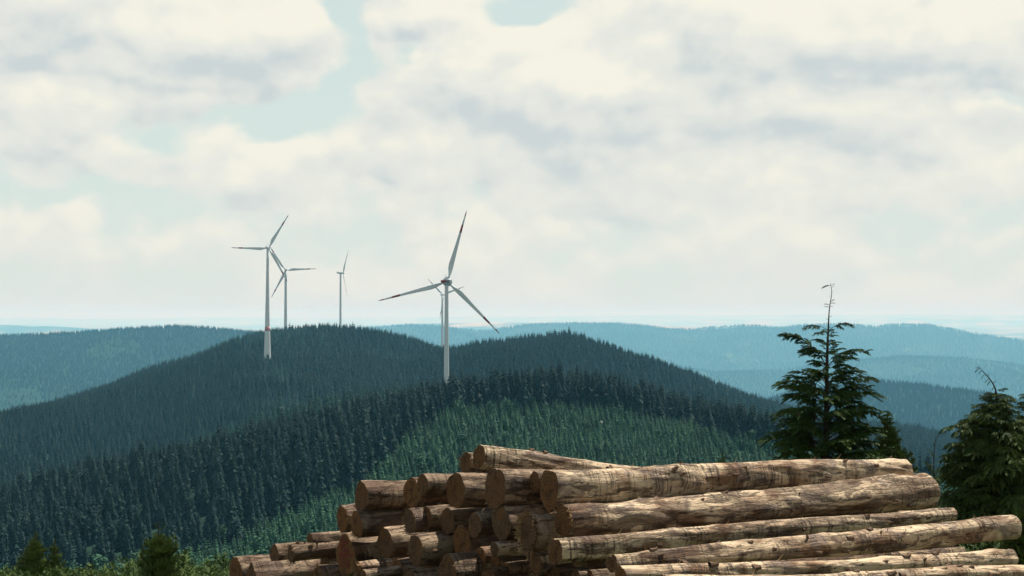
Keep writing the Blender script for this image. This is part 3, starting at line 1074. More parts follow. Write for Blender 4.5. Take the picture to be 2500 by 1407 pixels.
class LogShape:
    """radius of a log as a function of the distance along it and the angle round it"""
    def __init__(s, L, r0, r1, seed, lobes, bend):
        rg = random.Random(seed)
        s.L, s.r0, s.r1, s.lobes, s.bend = L, r0, r1, lobes, bend
        s.h = [(rg.choice((2, 2, 3, 3, 4)), rg.uniform(0, 6.28), rg.uniform(.012, .042), rg.uniform(-1.5, 1.5)) for _ in range(5)]
        s.w = [(rg.uniform(1.0, 4.5), rg.uniform(0, 6.28), rg.uniform(.006, .02)) for _ in range(5)]
        s.d = [(rg.uniform(.5, 1.6), rg.uniform(0, 6.28), rg.uniform(.004, .016)) for _ in range(4)]
        s.f = [(rg.randint(4, 11), rg.uniform(2, 14), rg.uniform(0, 6.28), rg.uniform(.004, .016)) for _ in range(11)]
        s.knots = []

    def rad(s, x, a):
        t = np.clip(x / s.L, 0, 1)
        r = s.r0 + (s.r1 - s.r0) * t
        k = 1.0
        for n, ph, am, tw in s.h:
            k = k + am * np.cos(n * a + ph + tw * x)
        for f, ph, am in s.w:
            k = k + am * np.sin(f * x + ph)
        for n, f, ph, am in s.f:
            k = k + am * np.sin(n * a + f * x + ph)
        # lobes: root swellings that fade away from the butt
        fade = np.exp(-np.maximum(x, 0) / 0.9)
        for la, amp, wd in s.lobes:
            dl = np.angle(np.exp(1j * (a - la)))
            k = k + amp * fade * np.exp(-(dl / wd) ** 2)
        for kx, ka, kr in s.knots:
            dl = np.angle(np.exp(1j * (a - ka))) * s.r0
            k = k + kr * np.exp(-(((x - kx) / .10) ** 2 + (dl / .07) ** 2))
        return r * k

    def centre(s, x):
        y = sum(am * np.sin(f * x + ph) - am * np.sin(ph) for f, ph, am in s.d[:2])
        z = sum(am * np.sin(f * x + ph) - am * np.sin(ph) for f, ph, am in s.d[2:])
        t = np.clip(x / s.L, 0, 1)
        return y, z + s.bend * np.sin(PI * t)

    def pt(s, x, a, k=1.0):
        y, z = s.centre(x)
        r = s.rad(x, a) * k
        return np.stack([np.broadcast_to(x, np.shape(a)) if np.ndim(x) == 0 else x, y + r * np.sin(a), z + r * np.cos(a)], -1)


def make_log(p0, p1, r0, r1, label, seed, lobes=(), bend=0.0, knots=4, shaggy=0.0, tilt=0.0, front=False):
    rg = random.Random(seed * 77 + 5)
    ax = (p1 - p0)
    L = ax.length
    ax.normalize()
    ls = LogShape(L, r0, r1, seed, lobes, bend)
    cam_a = -PI * 0.30                      # the flank turned to the viewer, from straight up
    for _ in range(knots):
        ls.knots.append((rg.uniform(.25, L - .15) if front else rg.uniform(.1, min(1.6, L * .5)), -rg.uniform(-.5, 2.0), rg.uniform(.06, .14)))
    nx, nt = (int(L / 0.055) if front else int(L / 0.11)), (44 if front else 32)
    xs = np.concatenate([[0, .012, .035], np.linspace(.08, L - .05, nx), [L - .015, L]])
    th = np.arange(nt) * 2 * PI / nt
    A, Xx = np.meshgrid(th, xs)
    skew = np.tan(tilt)
    Vx = ls.pt(Xx, A)
    rim = np.where(Xx < .005, 0.985, 1.0) * np.where(Xx > L - .005, 0.95, 1.0)
    y0, z0 = ls.centre(Xx)
    Vx[..., 1] = y0 + (Vx[..., 1] - y0) * rim
    Vx[..., 2] = z0 + (Vx[..., 2] - z0) * rim
    Vx[..., 0] += np.where(Xx < .5, skew * Vx[..., 2] * (1 - Xx / .5), 0)
    V = Vx.reshape(-1, 3)
    n = len(xs)
    i, j = np.meshgrid(np.arange(n - 1), np.arange(nt), indexing='ij')
    j2 = (j + 1) % nt
    Q = np.stack([i * nt + j, i * nt + j2, (i + 1) * nt + j2, (i + 1) * nt + j], -1).reshape(-1, 4)
    me = fast_mesh('log', V, Q[:, ::-1], True)
    bm = bmesh.new()
    bm.from_mesh(me)
    bm.verts.ensure_lookup_table()
    bm.faces.new([bm.verts[(n - 1) * nt + k] for k in range(nt)])
    bm.normal_update()
    bm.to_mesh(me)
    bm.free()
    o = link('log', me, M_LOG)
    o.color = (1, 1, 1, 0.92 if front else rg.uniform(.22, .70))  # stacked logs darkened in colour for the pile's shade, long front ones hardly
    z = (Vector((0, 0, 1)) - ax * ax.z).normalized()
    y = z.cross(ax)
    M = Matrix((ax, y, z)).transposed().to_4x4()
    M.translation = p0
    o.matrix_world = M
    tag(o, label, 'log', 'peeled logs of the pile')
    # sawn end: rings of vertices with a slight saw relief
    rings = (1.0, .86, .68, .48, .26)
    cv = []
    for q in rings:
        p = ls.pt(np.zeros(nt), th, q * (0.985 if q == 1.0 else .985))
        p[:, 0] = skew * p[:, 2] - (0.004 if q < 1 else 0.0) + np.array([rg.uniform(-.003, .003) for _ in range(nt)]) * (q < 1)
        cv.append(p)
    cv = np.concatenate(cv)
    fc = []
    for a in range(len(rings) - 1):
        for k in range(nt):
            fc.append((a * nt + k, (a + 1) * nt + k, (a + 1) * nt + (k + 1) % nt, a * nt + (k + 1) % nt))
    ctr = len(cv)
    cv = np.vstack([cv, [[-.004, 0, 0]]])
    e = (len(rings) - 1) * nt
    for k in range(nt):
        fc.append((e + k, ctr, e + (k + 1) % nt))
    fc = [tuple(reversed(f)) for f in fc]
    link('cut_face', mesh_from('cut_face', cv, fc, True), M_END, o)
    # branch stubs
    for kx, ka, kr in ls.knots:
        if rg.random() < .25:
            continue
        p = ls.pt(np.array([kx]), np.array([ka]))[0]
        cy, cz = ls.centre(kx)
        nrm = Vector((rg.uniform(-.1, .5), p[1] - cy, p[2] - cz)).normalized()
        rs = rg.uniform(.008, .021)
        ln = rg.uniform(.012, .05)
        t = nrm.orthogonal().normalized()
        bq = nrm.cross(t)
        sv, sf = [], []
        m8 = 9
        for q, (rr, hh) in enumerate(((1.5, -.03), (1.05, ln * .35), (.85, ln))):
            for k in range(m8):
                a = 2 * PI * k / m8
                r_ = rs * rr * rg.uniform(.85, 1.15)
                sv.append(tuple(Vector(p) + t * r_ * math.cos(a) + bq * r_ * math.sin(a) * .9 + nrm * (hh + (rg.uniform(-.008, .008) if q == 2 else 0))))
        for q in range(2):
            for k in range(m8):
                sf.append((q * m8 + k, q * m8 + (k + 1) % m8, (q + 1) * m8 + (k + 1) % m8, (q + 1) * m8 + k))
        sf.append(tuple(range(2 * m8, 3 * m8)))
        link('branch_stub', mesh_from('branch_stub', sv, sf, False), M_STUB, o)
    # torn bark fibres: along the rim and in loose flakes over the trunk
    sv, sf = [], []

    def strip(p, d, side, w, ln, curl):
        i0 = len(sv)
        d = d.normalized()
        for q in range(4):
            t_ = q / 3
            c_ = p + d * ln * t_ + Vector((0, 0, curl * t_ * t_ * ln))
            ww = w * (1 - .75 * t_)
            sv.append(tuple(c_ - side * ww))
            sv.append(tuple(c_ + side * ww))
        for q in range(3):
            sf.append((i0 + q * 2, i0 + q * 2 + 1, i0 + q * 2 + 3, i0 + q * 2 + 2))
    nr = int(16 + 110 * shaggy)
    for _ in range(nr):
        a = rg.uniform(0, 6.28)
        p = Vector(ls.pt(np.array([.005]), np.array([a]))[0])
        p.x += skew * p.z
        rad = Vector((0, p.y, p.z)).normalized()
        strip(p - rad * .004, Vector((-rg.uniform(.1, 1), 0, 0)) + rad * rg.uniform(.0, .9), Vector((0, -rad.z, rad.y)), rg.uniform(.002, .006) * (1 + shaggy), rg.uniform(.008, .03) * (1 + 1.2 * shaggy), rg.uniform(-.4, .4))
    for _ in range(int(L * (16 if front else 4))):
        a = -rg.uniform(-.6, 2.1)
        x = rg.uniform(.05, L - .05) if front else rg.uniform(.05, min(L, 2.2))
        p = Vector(ls.pt(np.array([x]), np.array([a]))[0])
        cy, cz = ls.centre(x)
        rad = Vector((0, p.y - cy, p.z - cz)).normalized()
        strip(p - rad * .003, Vector((rg.choice((-1, 1)), 0, 0)) * rg.uniform(.4, 1) + rad * rg.uniform(.02, .5) + Vector((0, -rad.z, rad.y)) * rg.uniform(-.8, .8),
              Vector((0, -rad.z, rad.y)), rg.uniform(.002, .007), rg.uniform(.02, .08), rg.uniform(-.3, .5))
    tag(link('bark_shreds', mesh_from('bark_shreds', sv, sf, False), M_SHRED, o), kind='stuff')
    o['_r0'] = r0
    return o, ls


def end_on_ray(p0, u, v):
    """far end of a level-running log: where it crosses the plane of sight of column u, at row v"""
    ru = (u - CX) / F
    t = (ru * p0.y - p0.x) / (AX.x - ru * AX.y)
    y = p0.y + t * AX.y
    r = ray(u, v)
    return r * (y / r.y)


U = math.radians
# (u, v, half height px, shift of the end along the pile, options, label): sawn ends as seen, left to right and top to bottom
LOGS = [
    (575, 1399, 39, -.10, dict(knots=5), 'thick pale log at the far left foot of the pile'),
    (614, 1416, 32, -.45, dict(lobes=((0.0, .35, .35),)), 'log with a pointed dark end leaning against the far left log'),
    (670, 1357, 28, -.05, {}, 'short reddish log end second up at the far left'),
    (710, 1353, 20, -.30, dict(knots=9, shaggy=.5), 'knotty small log just right of the reddish end at the far left'),
    (708, 1409, 33, .25, {}, 'log with a dark oval end in the bottom row right of the leftmost two'),
    (757, 1321, 19, .0, {}, 'slim log with a smooth top lying left of the red numbered end'),
    (793, 1374, 26, 0.2, {}, 'shaded log end close beside the red numbered end on its left'),
    (779, 1404, 22, -.15, dict(shaggy=.9), 'small log with a torn bark rim below the red numbered end'),
    (745, 1396, 24, 0.3, {}, 'dark recessed log end in the bottom row at the left'),
    (844, 1357, 49, -.25, dict(lobes=((0.15, .12, .5), (2.6, .15, .5)), knots=2, number=True), 'large log whose sawn end carries red painted numbers'),
    (882, 1213, 36, -.15, dict(lobes=((2.9, .18, .5),)), 'big flared log at the upper left corner of the pile'),
    (836, 1267, 32, .15, dict(shaggy=.3), 'orange log end under the big flared log at the upper left'),
    (871, 1282, 32, -.25, dict(shaggy=.45, knots=2), 'rough rimmed log lying right of the orange end'),
    (940, 1327, 40, -.05, {}, 'log with a tall narrow end right of the red numbered end'),
    (1004, 1203, 39, .05, dict(lobes=((2.0, .1, .5),)), 'wide shaded end behind a smaller log in the second row from the top'),
    (1031, 1184, 28, -.25, {}, 'smaller log in front of the wide shaded end in the second row from the top'),
    (1112, 1198, 43, -.05, dict(knots=3), 'log with a clean oval end under the topmost log'),
    (1209, 1195, 47, -.15, dict(lobes=((0.55, .14, .35), (-.6, .10, .35), (1.9, .1, .4)), shaggy=.3), 'broad log with a notched heart shaped end in the second row from the top'),
    (1305, 1176, 25, .12, dict(right=(2150, 1151, 21), knots=12), 'rear long log whose knotty top shows above the upper long log'),
    (1341, 1196, 45, -.05, dict(right=(2213, 1154, 29), front=True, knots=14, lobes=((.5, .14, .35), (-.5, .12, .3), (3.1, .22, .4), (1.7, -.12, .5), (-1.7, -.12, .5))), 'upper long log with bark bands and a tapering lobed end'),
    (1169, 1116, 30, -.10, dict(right=(1640, 1163, 20), front=True, knots=6), 'topmost log lying aslant across the pile'),
    (1137, 1130, 25, .18, dict(shaggy=.5, right=(1600, 1185, 16)), 'dark ragged end close behind the topmost log'),
    (1000, 1272, 31, -.10, dict(shaggy=.5), 'rough brown end in the third row below the wide shaded end'),
    (1038, 1268, 32, 0.05, {}, 'dark recessed end right of the rough brown end in the third row'),
    (1092, 1272, 33, 0.14, {}, 'end lost in the deep shadow below the clean oval end'),
    (1159, 1283, 31, -.15, {}, 'grey end with a lit top in the third row left of the radially cracked end'),
    (1224, 1278, 42, -.15, dict(lobes=((1.2, .10, .4),)), 'large greyish end with cracks running out from its heart'),
    (1291, 1302, 39, -.25, dict(shaggy=1.6, right=(2272, 1253, 17), lobes=((-.4, .15, .4), (2.7, .12, .5))), 'shaggy splintered end right of the radially cracked end'),
    (1376, 1273, 38, -.08, dict(right=(2268, 1201, 43), front=True, knots=16, shaggy=.9), 'second long log with a swollen banded right end'),
    (1207, 1342, 18, -.28, dict(knots=2), 'thin log with a sunlit top under the radially cracked end'),
    (1209, 1366, 19, 0.1, {}, 'small dark end below the thin log with a sunlit top'),
    (1014, 1344, 39, -.22, dict(shaggy=.3), 'yellowish sawdust speckled end near the middle of the fourth row'),
    (1043, 1325, 22, .05, dict(knots=1), 'small grey end right of the speckled end with an orange lit trunk'),
    (1128, 1326, 43, 0.08, {}, 'large dark reddish end set back below the grey end with a lit top'),
    (1171, 1367, 31, 0.05, {}, 'dim brown end under the large dark reddish end on its right'),
    (1307, 1377, 29, -.15, dict(shaggy=.3), 'brown oval end below the shaggy splintered end'),
    (1355, 1348, 33, -0.55, dict(right=(2329, 1258, 16), front=True, knots=9), 'third long log thinning to the right with a dark cracked end'),
    (1053, 1385, 32, .02, dict(shaggy=.3), 'speckled end pressed against the largest bottom end'),
    (1093, 1400, 43, -.28, dict(lobes=((.3, .12, .5),), knots=2), 'largest end in the bottom row with a saw ridge across it'),
    (972, 1397, 30, -.10, dict(shaggy=.3), 'brown end in the bottom row below the yellowish speckled end'),
    (1002, 1416, 25, -.32, dict(shaggy=.4), 'low lying small log in the bottom row left of the largest bottom end'),
    (1195, 1413, 26, -.20, dict(shaggy=.8), 'ragged small end at the bottom edge below the dim brown end'),
    (1236, 1401, 28, .0, dict(shaggy=.6), 'dark end with a splintery sunlit top in the bottom row'),
    (1405, 1368, 17, -0.25, dict(right=(2292, 1289, 15), front=True, knots=10), 'pale slender log peeping out above the fourth long log'),
    (1495, 1377, 22, -0.8, dict(right=(2473, 1297, 30), front=True, knots=20, lobes=((1.9, .25, .6),)), 'fourth long log with many branch stubs along its side'),
    (1515, 1406, 23, -0.95, dict(right=(2466, 1357, 21), front=True, knots=16), 'fifth long log second from the bottom right'),
    (1405, 1408, 17, -0.1, dict(knots=2, right=(2300, 1385, 16)), 'small pale log behind the dark ends at the foot of the fifth long log'),
    (1620, 1425, 21, -1.15, dict(right=(2640, 1399, 22), front=True, knots=14), 'lowest long log cut off by the bottom edge'),
    (874, 1388, 15, -.45, dict(shaggy=1.2), 'small fringed log end at the lower right of the red numbered end'),
    (887, 1408, 17, -.55, {}, 'small log lowest below the fringed end'),
    (905, 1347, 26, 0.12, {}, 'end sunk in the shadow right of the red numbered end'),
    (1075, 1352, 20, 0.15, {}, 'end sunk in the shadow under the small grey end'),
    (1350, 1405, 26, -0.02, dict(right=(2320, 1330, 15)), 'shaded end under the third long log'),
    (1440, 1412, 18, 0.0, dict(right=(2350, 1352, 14)), 'dark log tucked under the fourth long log'),
]


def marks_on(o, ls):
    """red strokes sprayed on the sawn end: 6 2 over a slanting line, 511 over a line, 350"""
    px = 1.0
    strokes = []
    # in pixels of the enlarged photo (12.03 per photo pixel), origin at the heart of the log
    def S(*pts):
        strokes.append([((x - 520) / 12.03 * 0.86, (830 - y) / 12.03) for x, y in pts])
    S((460, 250), (420, 300), (385, 370), (375, 430), (400, 465), (430, 440), (430, 400), (390, 390))          # 6
    S((560, 395), (600, 370), (630, 395), (600, 450))                                                       # 2
    S((290, 580), (420, 515), (520, 475), (630, 450))
    S((450, 580), (370, 590), (365, 660), (410, 700), (400, 770), (345, 790))                               # 5
    S((440, 660), (530, 590), (500, 680), (490, 765))                                                       # 1
    S((540, 690), (610, 590), (612, 690), (612, 790))                                                       # 1
    S((240, 848), (420, 830), (600, 800), (790, 770), (815, 700))
    S((330, 900), (395, 905), (355, 1000), (400, 1050), (395, 1130), (330, 1160))                           # 3
    S((570, 890), (470, 895), (460, 990), (520, 1040), (520, 1130), (455, 1165))                            # 5
    S((630, 920), (590, 1010), (600, 1130), (640, 1150), (675, 1070), (670, 960), (630, 920))               # 0
    D = o.location.length
    cosw = 0.53
    V, Fc = [], []
    w = .0080
    for st in strokes:
        pts = [Vector((0, -x * D / F / cosw, y * D / F)) for x, y in st]
        dense = []
        for a, b in zip(pts[:-1], pts[1:]):
            for q in range(4):
                dense.append(a.lerp(b, q / 4))
        dense.append(pts[-1])
        for _ in range(2):
            dense = [dense[0]] + [(dense[k - 1] + dense[k] * 2 + dense[k + 1]) / 4 for k in range(1, len(dense) - 1)] + [dense[-1]]
        i0 = len(V)
        for k, p in enumerate(dense):
            t = (dense[min(k + 1, len(dense) - 1)] - dense[max(k - 1, 0)]).normalized()
            nrm = Vector((0, -t.z, t.y)) * w * (0.8 + 0.4 * random.random())
            for sgn in (-1, 1):
                q = p + nrm * sgn
                V.append((-0.0115, q.y, q.z))
        for k in range(len(dense) - 1):
            Fc.append((i0 + 2 * k, i0 + 2 * k + 1, i0 + 2 * k + 3, i0 + 2 * k + 2))
    link('painted_number', mesh_from('painted_number', V, Fc), M_PAINT, o)


def build_pile():
    sec = []
    for q, (u, v, hp, e, op, label) in enumerate(LOGS):
        op = dict(op)
        p0 = on_face_plane(u, v, e)
        r0 = hp * p0.y / F
        rt = op.pop('right', None)
        number = op.pop('number', False)
        if rt:
            p1 = end_on_ray(p0, rt[0], rt[1])
            r1 = rt[2] * p1.y / F
        else:
            L = random.uniform(4.2, 5.2)
            p1 = p0 + AX * L + Vector((0, 0, random.uniform(-.03, .03))) + S_DIR * random.uniform(-.04, .04)
            r1 = r0 * random.uniform(.66, .88)
            # logs of the upper rows dip towards their far ends, which stay below the long logs in front
            pu, pv = project(p1.x, p1.y, p1.z)
            pv -= r1 * F / p1.y
            lim = 1152 if v < 1260 else 1190
            if pv < lim:
                p1.z -= (lim - pv) * p1.y / F
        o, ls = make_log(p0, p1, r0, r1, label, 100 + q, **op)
        if number:
            marks_on(o, ls)
        sec.append((p0.dot(S_DIR), p0.z, r0, q, e))
    for a in range(len(sec)):
        for b in range(a):
            d = math.hypot(sec[a][0] - sec[b][0], sec[a][1] - sec[b][1])
            ov = sec[a][2] + sec[b][2] - d
            if ov > 0.3 * min(sec[a][2], sec[b][2]):
                print('OVERLAP', a, b, round(ov, 3), round(sec[a][2], 3), round(sec[b][2], 3), LOGS[a][:2], LOGS[b][:2])


build_pile()
#@@END_LOGS

# ------------------------------------------------------------------ trees beside the pile
M_NEAR = needle_mat('fir_needles_near', (0.015, 0.036, 0.008), (0.070, 0.120, 0.024), 6.0, 0.1)
M_NEARB = needle_mat('bushy_fir_needles', (0.020, 0.040, 0.009), (0.090, 0.130, 0.030), 6.0, 0.1)
M_NEAR2 = needle_mat('fir_needles_olive', (0.034, 0.060, 0.013), (0.115, 0.160, 0.036), 6.0, 0.1)
M_NEAR3 = needle_mat('sapling_needles', (0.036, 0.068, 0.017), (0.115, 0.170, 0.045), 6.0, 0.1)
M_TWIG = plain('twig_bark', (0.050, 0.036, 0.024), 0.9, 0.1, 0.4, 30)


class Spray:
    """collects twigs with needles"""
    def __init__(s, seed):
        s.rg = random.Random(seed)
        s.V, s.F, s.M = [], [], []

    def wood(s, pts, r0, r1):
        i0 = len(s.V)
        n = 4
        for q, p in enumerate(pts):
            t = (pts[min(q + 1, len(pts) - 1)] - pts[max(q - 1, 0)]).normalized()
            a = t.orthogonal().normalized()
            b = t.cross(a)
            r = r0 + (r1 - r0) * q / (len(pts) - 1)
            for k in range(n):
                s.V.append(tuple(p + a * r * math.cos(k * PI / 2) + b * r * math.sin(k * PI / 2)))
        for q in range(len(pts) - 1):
            for k in range(n):
                s.F.append((i0 + q * n + k, i0 + q * n + (k + 1) % n, i0 + (q + 1) * n + (k + 1) % n, i0 + (q + 1) * n + k))
                s.M.append(1)

    def shoot(s, p, d, ln, nl, droop, step=.011, curl=0.0, wd=.0055):
        """a needle-clad shoot: p start, d direction, ln length, nl needle length"""
        rg = s.rg
        d = d.normalized()
        side = d.cross(Vector((0, 0, 1)))
        if side.length < .1:
            side = Vector((1, 0, 0))
        side.normalize()
        n = max(3, int(ln / step))
        pts = []
        for q in range(n + 1):
            t = q / n
            pts.append(p + d * ln * t + Vector((0, 0, -droop * ln * t * t + curl * ln * t ** 3)))
        for q in range(n):
            a = pts[q]
            t = (pts[q + 1] - pts[q]).normalized()
            up = side.cross(t).normalized()
            env = min(1.0, .55 + q / n * 2) * (1 if q < n - 2 else .8)
            for sx, uz in ((-1, rg.uniform(-.1, .35)), (1, rg.uniform(-.1, .35)), (rg.uniform(-.6, .6), .9)):
                v = (side * sx + up * uz + t * rg.uniform(.45, .9)).normalized()
                l = nl * env * rg.uniform(.75, 1.15)
                w = t * wd * rg.uniform(.8, 1.3)
                i = len(s.V)
                s.V += [tuple(a - w), tuple(a + w), tuple(a + v * l)]
                s.F.append((i, i + 1, i + 2))
                s.M.append(0)
        i = len(s.V)
        e, t = pts[-1], (pts[-1] - pts[-2]).normalized()
        s.V += [tuple(e - side * wd), tuple(e + side * wd), tuple(e + t * nl * .9)]
        s.F.append((i, i + 1, i + 2))
        s.M.append(0)
        return pts

    def mesh(s, name, mats):
        me = mesh_from(name, s.V, s.F, False, s.M)
        for m in mats:
            me.materials.append(m)
        return me


def bough_mesh(name, seed, mats, bare=.22, twigs=15, tl=.34, nl=.026, droop=.35, curl=0.0, arch=.10, step=.012, sub=True, wd=.0055, frac=.055):
    """a bough one metre long along +X"""
    S = Spray(seed)
    rg = S.rg
    N = 12
    ph = rg.uniform(-.06, .06)

    def sp(t):
        return Vector((t, ph * math.sin(t * 3.0), arch * math.sin(PI * min(1, t * .85)) - arch * 1.1 * t ** 3))
    S.wood([sp(q / N) for q in range(N + 1)], .011, .003)
    # needles on the outer spine itself
    S.shoot(sp(.72), sp(1.0) - sp(.72), .30, nl * 1.1, droop * .5, step, curl, wd)
    for q in range(twigs):
        t = bare + (.97 - bare) * (q + rg.uniform(-.4, .4)) / twigs
        t = min(max(t, bare * .8), .98)
        sd = 1 if q % 2 else -1
        base = sp(t)
        ln = tl * (1.05 - .72 * t) * rg.uniform(.75, 1.25)
        ang = math.radians(rg.uniform(35, 62))
        d = Vector((math.cos(ang), sd * math.sin(ang), rg.uniform(-.12, .22)))
        pts = S.shoot(base, d, ln, nl, droop * rg.uniform(.5, 1.5), step, curl * rg.uniform(.5, 1.3), wd)
        S.wood([base, pts[len(pts) // 2]], .004, .002)
        if sub and ln > .12:
            for r in range(int(ln / frac)):
                f = rg.uniform(.15, .85)
                pb = pts[int(f * (len(pts) - 1))]
                sg = rg.choice((-1, 1))
                a2 = ang + sg * math.radians(rg.uniform(28, 50))
                d2 = Vector((math.cos(a2), sd * math.sin(a2), rg.uniform(-.3, .15)))
                S.shoot(pb, d2, ln * rg.uniform(.28, .5) * (1.1 - f * .5), nl * .95, droop * rg.uniform(.6, 1.6), step, curl, wd)
    return S.mesh(name, mats)


def shoot_mesh(name, seed, mats, nl=.21, droop=.3):
    """a single leader shoot one metre long along +X, scaled down in use"""
    S = Spray(seed)
    S.shoot(Vector((.15, 0, 0)), Vector((1, 0, .15)), .85, nl, droop, .05, 0, .05)
    S.wood([Vector((0, 0, 0)), Vector((.5, 0, .05))], .03, .02)
    return S.mesh(name, mats)


BO_A = [bough_mesh('bough', 300 + k, (M_NEAR, M_TWIG), bare=.26, twigs=15, tl=.33, nl=.040, droop=.42, arch=.14, step=.011, wd=.010, frac=.045) for k in range(7)]
BO_B = [bough_mesh('bough', 330 + k, (M_NEARB, M_TWIG), bare=.14, twigs=17, tl=.38, nl=.036, droop=.55, arch=.08, step=.012, wd=.010, frac=.055) for k in range(6)]
BO_C = [bough_mesh('bough', 360 + k, (M_NEAR2, M_TWIG), bare=.10, twigs=14, tl=.42, nl=.042, droop=.05, curl=.5, arch=.05, wd=.011, frac=.06) for k in range(5)]
BO_D = [bough_mesh('bough', 390 + k, (M_NEAR2, M_TWIG), bare=.12, twigs=11, tl=.46, nl=.060, droop=.0, curl=.6, arch=.02, step=.022, wd=.014, frac=.10) for k in range(4)]
SHOOT = [shoot_mesh('shoot', 400 + k, (M_NEAR, M_TWIG)) for k in range(3)]
SHOOT2 = [shoot_mesh('shoot', 410 + k, (M_NEAR2, M_TWIG), .22, -.5) for k in range(3)]


def tube(name, pts, radii, mat, parent, n=9):
    V, Fc = [], []
    for q, p in enumerate(pts):
        t = (pts[min(q + 1, len(pts) - 1)] - pts[max(q - 1, 0)]).normalized()
        a = t.orthogonal().normalized()
        b = t.cross(a)
        for k in range(n):
            r = radii[q] * (1 + .06 * math.sin(k * 2.1 + q))
            V.append(tuple(p + a * r * math.cos(2 * PI * k / n) + b * r * math.sin(2 * PI * k / n)))
    for q in range(len(pts) - 1):
        for k in range(n):
            Fc.append((q * n + k, q * n + (k + 1) % n, (q + 1) * n + (k + 1) % n, (q + 1) * n + k))
    Fc.append(tuple(range(n))[::-1])
    Fc.append(tuple(range((len(pts) - 1) * n, len(pts) * n)))
    return link(name, mesh_from(name, V, Fc, True), mat, parent)


def near_fir(name, label, D, stem, radii, tips, env, meshes, seed, levels, shoots=(), shoot_meshes=None, up=.25, sag=.0, group=None, per=7, fat=1.0):
    """stem: photo pixels from the ground up; tips: (stem row, tip u, tip v); env: (row, reach in pixels) for the boughs that fill the crown"""
    rg = random.Random(seed)
    u0, v0 = stem[0]
    g = at(u0, v0, D)
    gz = float(height(np.array([g.x]), np.array([g.y]))[0])
    root = link(name, None)
    root.location = (g.x, g.y, gz)
    tag(root, label, 'tree', group)
    R0 = Vector((g.x, g.y, gz))
    pix = D / F
    wob_y = rg.uniform(-.1, .1)
    pts = [Vector((0, 0, -.15))]
    rr = [radii[0] * 1.15]
    for k, (u, v) in enumerate(stem[1:]):
        p = at(u, v, D) - R0
        p.y += wob_y * k / len(stem)
        pts.append(p)
        rr.append(radii[k + 1])
    # refine
    P2, Rr = [], []
    for a, b, ra, rb in zip(pts[:-1], pts[1:], rr[:-1], rr[1:]):
        for q in range(4):
            P2.append(a.lerp(b, q / 4))
            Rr.append(ra + (rb - ra) * q / 4)
    P2.append(pts[-1])
    Rr.append(rr[-1])
    for _ in range(2):
        P2 = [P2[0]] + [(P2[k - 1] + P2[k] * 2 + P2[k + 1]) / 4 for k in range(1, len(P2) - 1)] + [P2[-1]]
    tube('trunk', P2, Rr, M_BARK, root)

    def stem_at(v):
        z = (at(u0, v, D)).z - R0.z
        for a, b in zip(P2[:-1], P2[1:]):
            if a.z <= z <= b.z:
                return a.lerp(b, (z - a.z) / max(1e-6, b.z - a.z))
        return P2[-1].copy() if z > P2[-1].z else P2[0].copy()

    def place(mesh, a, b, nm, roll=0.0, k=1.0):
        x = b - a
        L = x.length
        x.normalize()
        z = Vector((0, 0, 1)) - x * x.z
        if z.length < .05:
            z = Vector((0, 1, 0))
        z.normalize()
        y = z.cross(x)
        M = Matrix((x, y, z)).transposed()
        M = M @ Matrix.Rotation(roll, 3, 'X')
        M = M @ Matrix.Diagonal((L, L * k, L * k))
        o = bpy.data.objects.new(nm, mesh)
        COL.objects.link(o)
        o.parent = root
        o.matrix_local = Matrix.Translation(a) @ M.to_4x4()
        return o

    for sv, tu, tv in tips:
        a = stem_at(sv)
        b = at(tu, tv, D) - R0
        b.y = a.y + rg.uniform(-.25, .25) * abs(b.x - a.x)
        place(rg.choice(meshes), a, b, 'bough', rg.uniform(-.3, .3), fat * rg.uniform(.9, 1.2))
    for v in levels:
        reach = np.interp(v, [e[0] for e in env], [e[1] for e in env]) * pix
        a0 = rg.uniform(0, 6.28)
        for k in range(per):
            an = a0 + 6.283 * k / per + rg.uniform(-.35, .35)
            L = reach * rg.uniform(.62, 1.05)
            a = stem_at(v + rg.uniform(-8, 8))
            rise = L * (up + rg.uniform(-.12, .12)) - sag * L
            b = a + Vector((math.cos(an) * L, math.sin(an) * L, rise))
            place(rg.choice(meshes), a, b, 'bough', rg.uniform(-.3, .3), fat * rg.uniform(.9, 1.25))
    for sv, tu, tv in shoots:
        a = stem_at(sv)
        b = at(tu, tv, D) - R0
        b.y = a.y + rg.uniform(-.5, .5) * abs(b.x - a.x)
        place(rg.choice(shoot_meshes), a, b, 'shoot', rg.uniform(-.3, .3), rg.uniform(.8, 1.1))
    return root


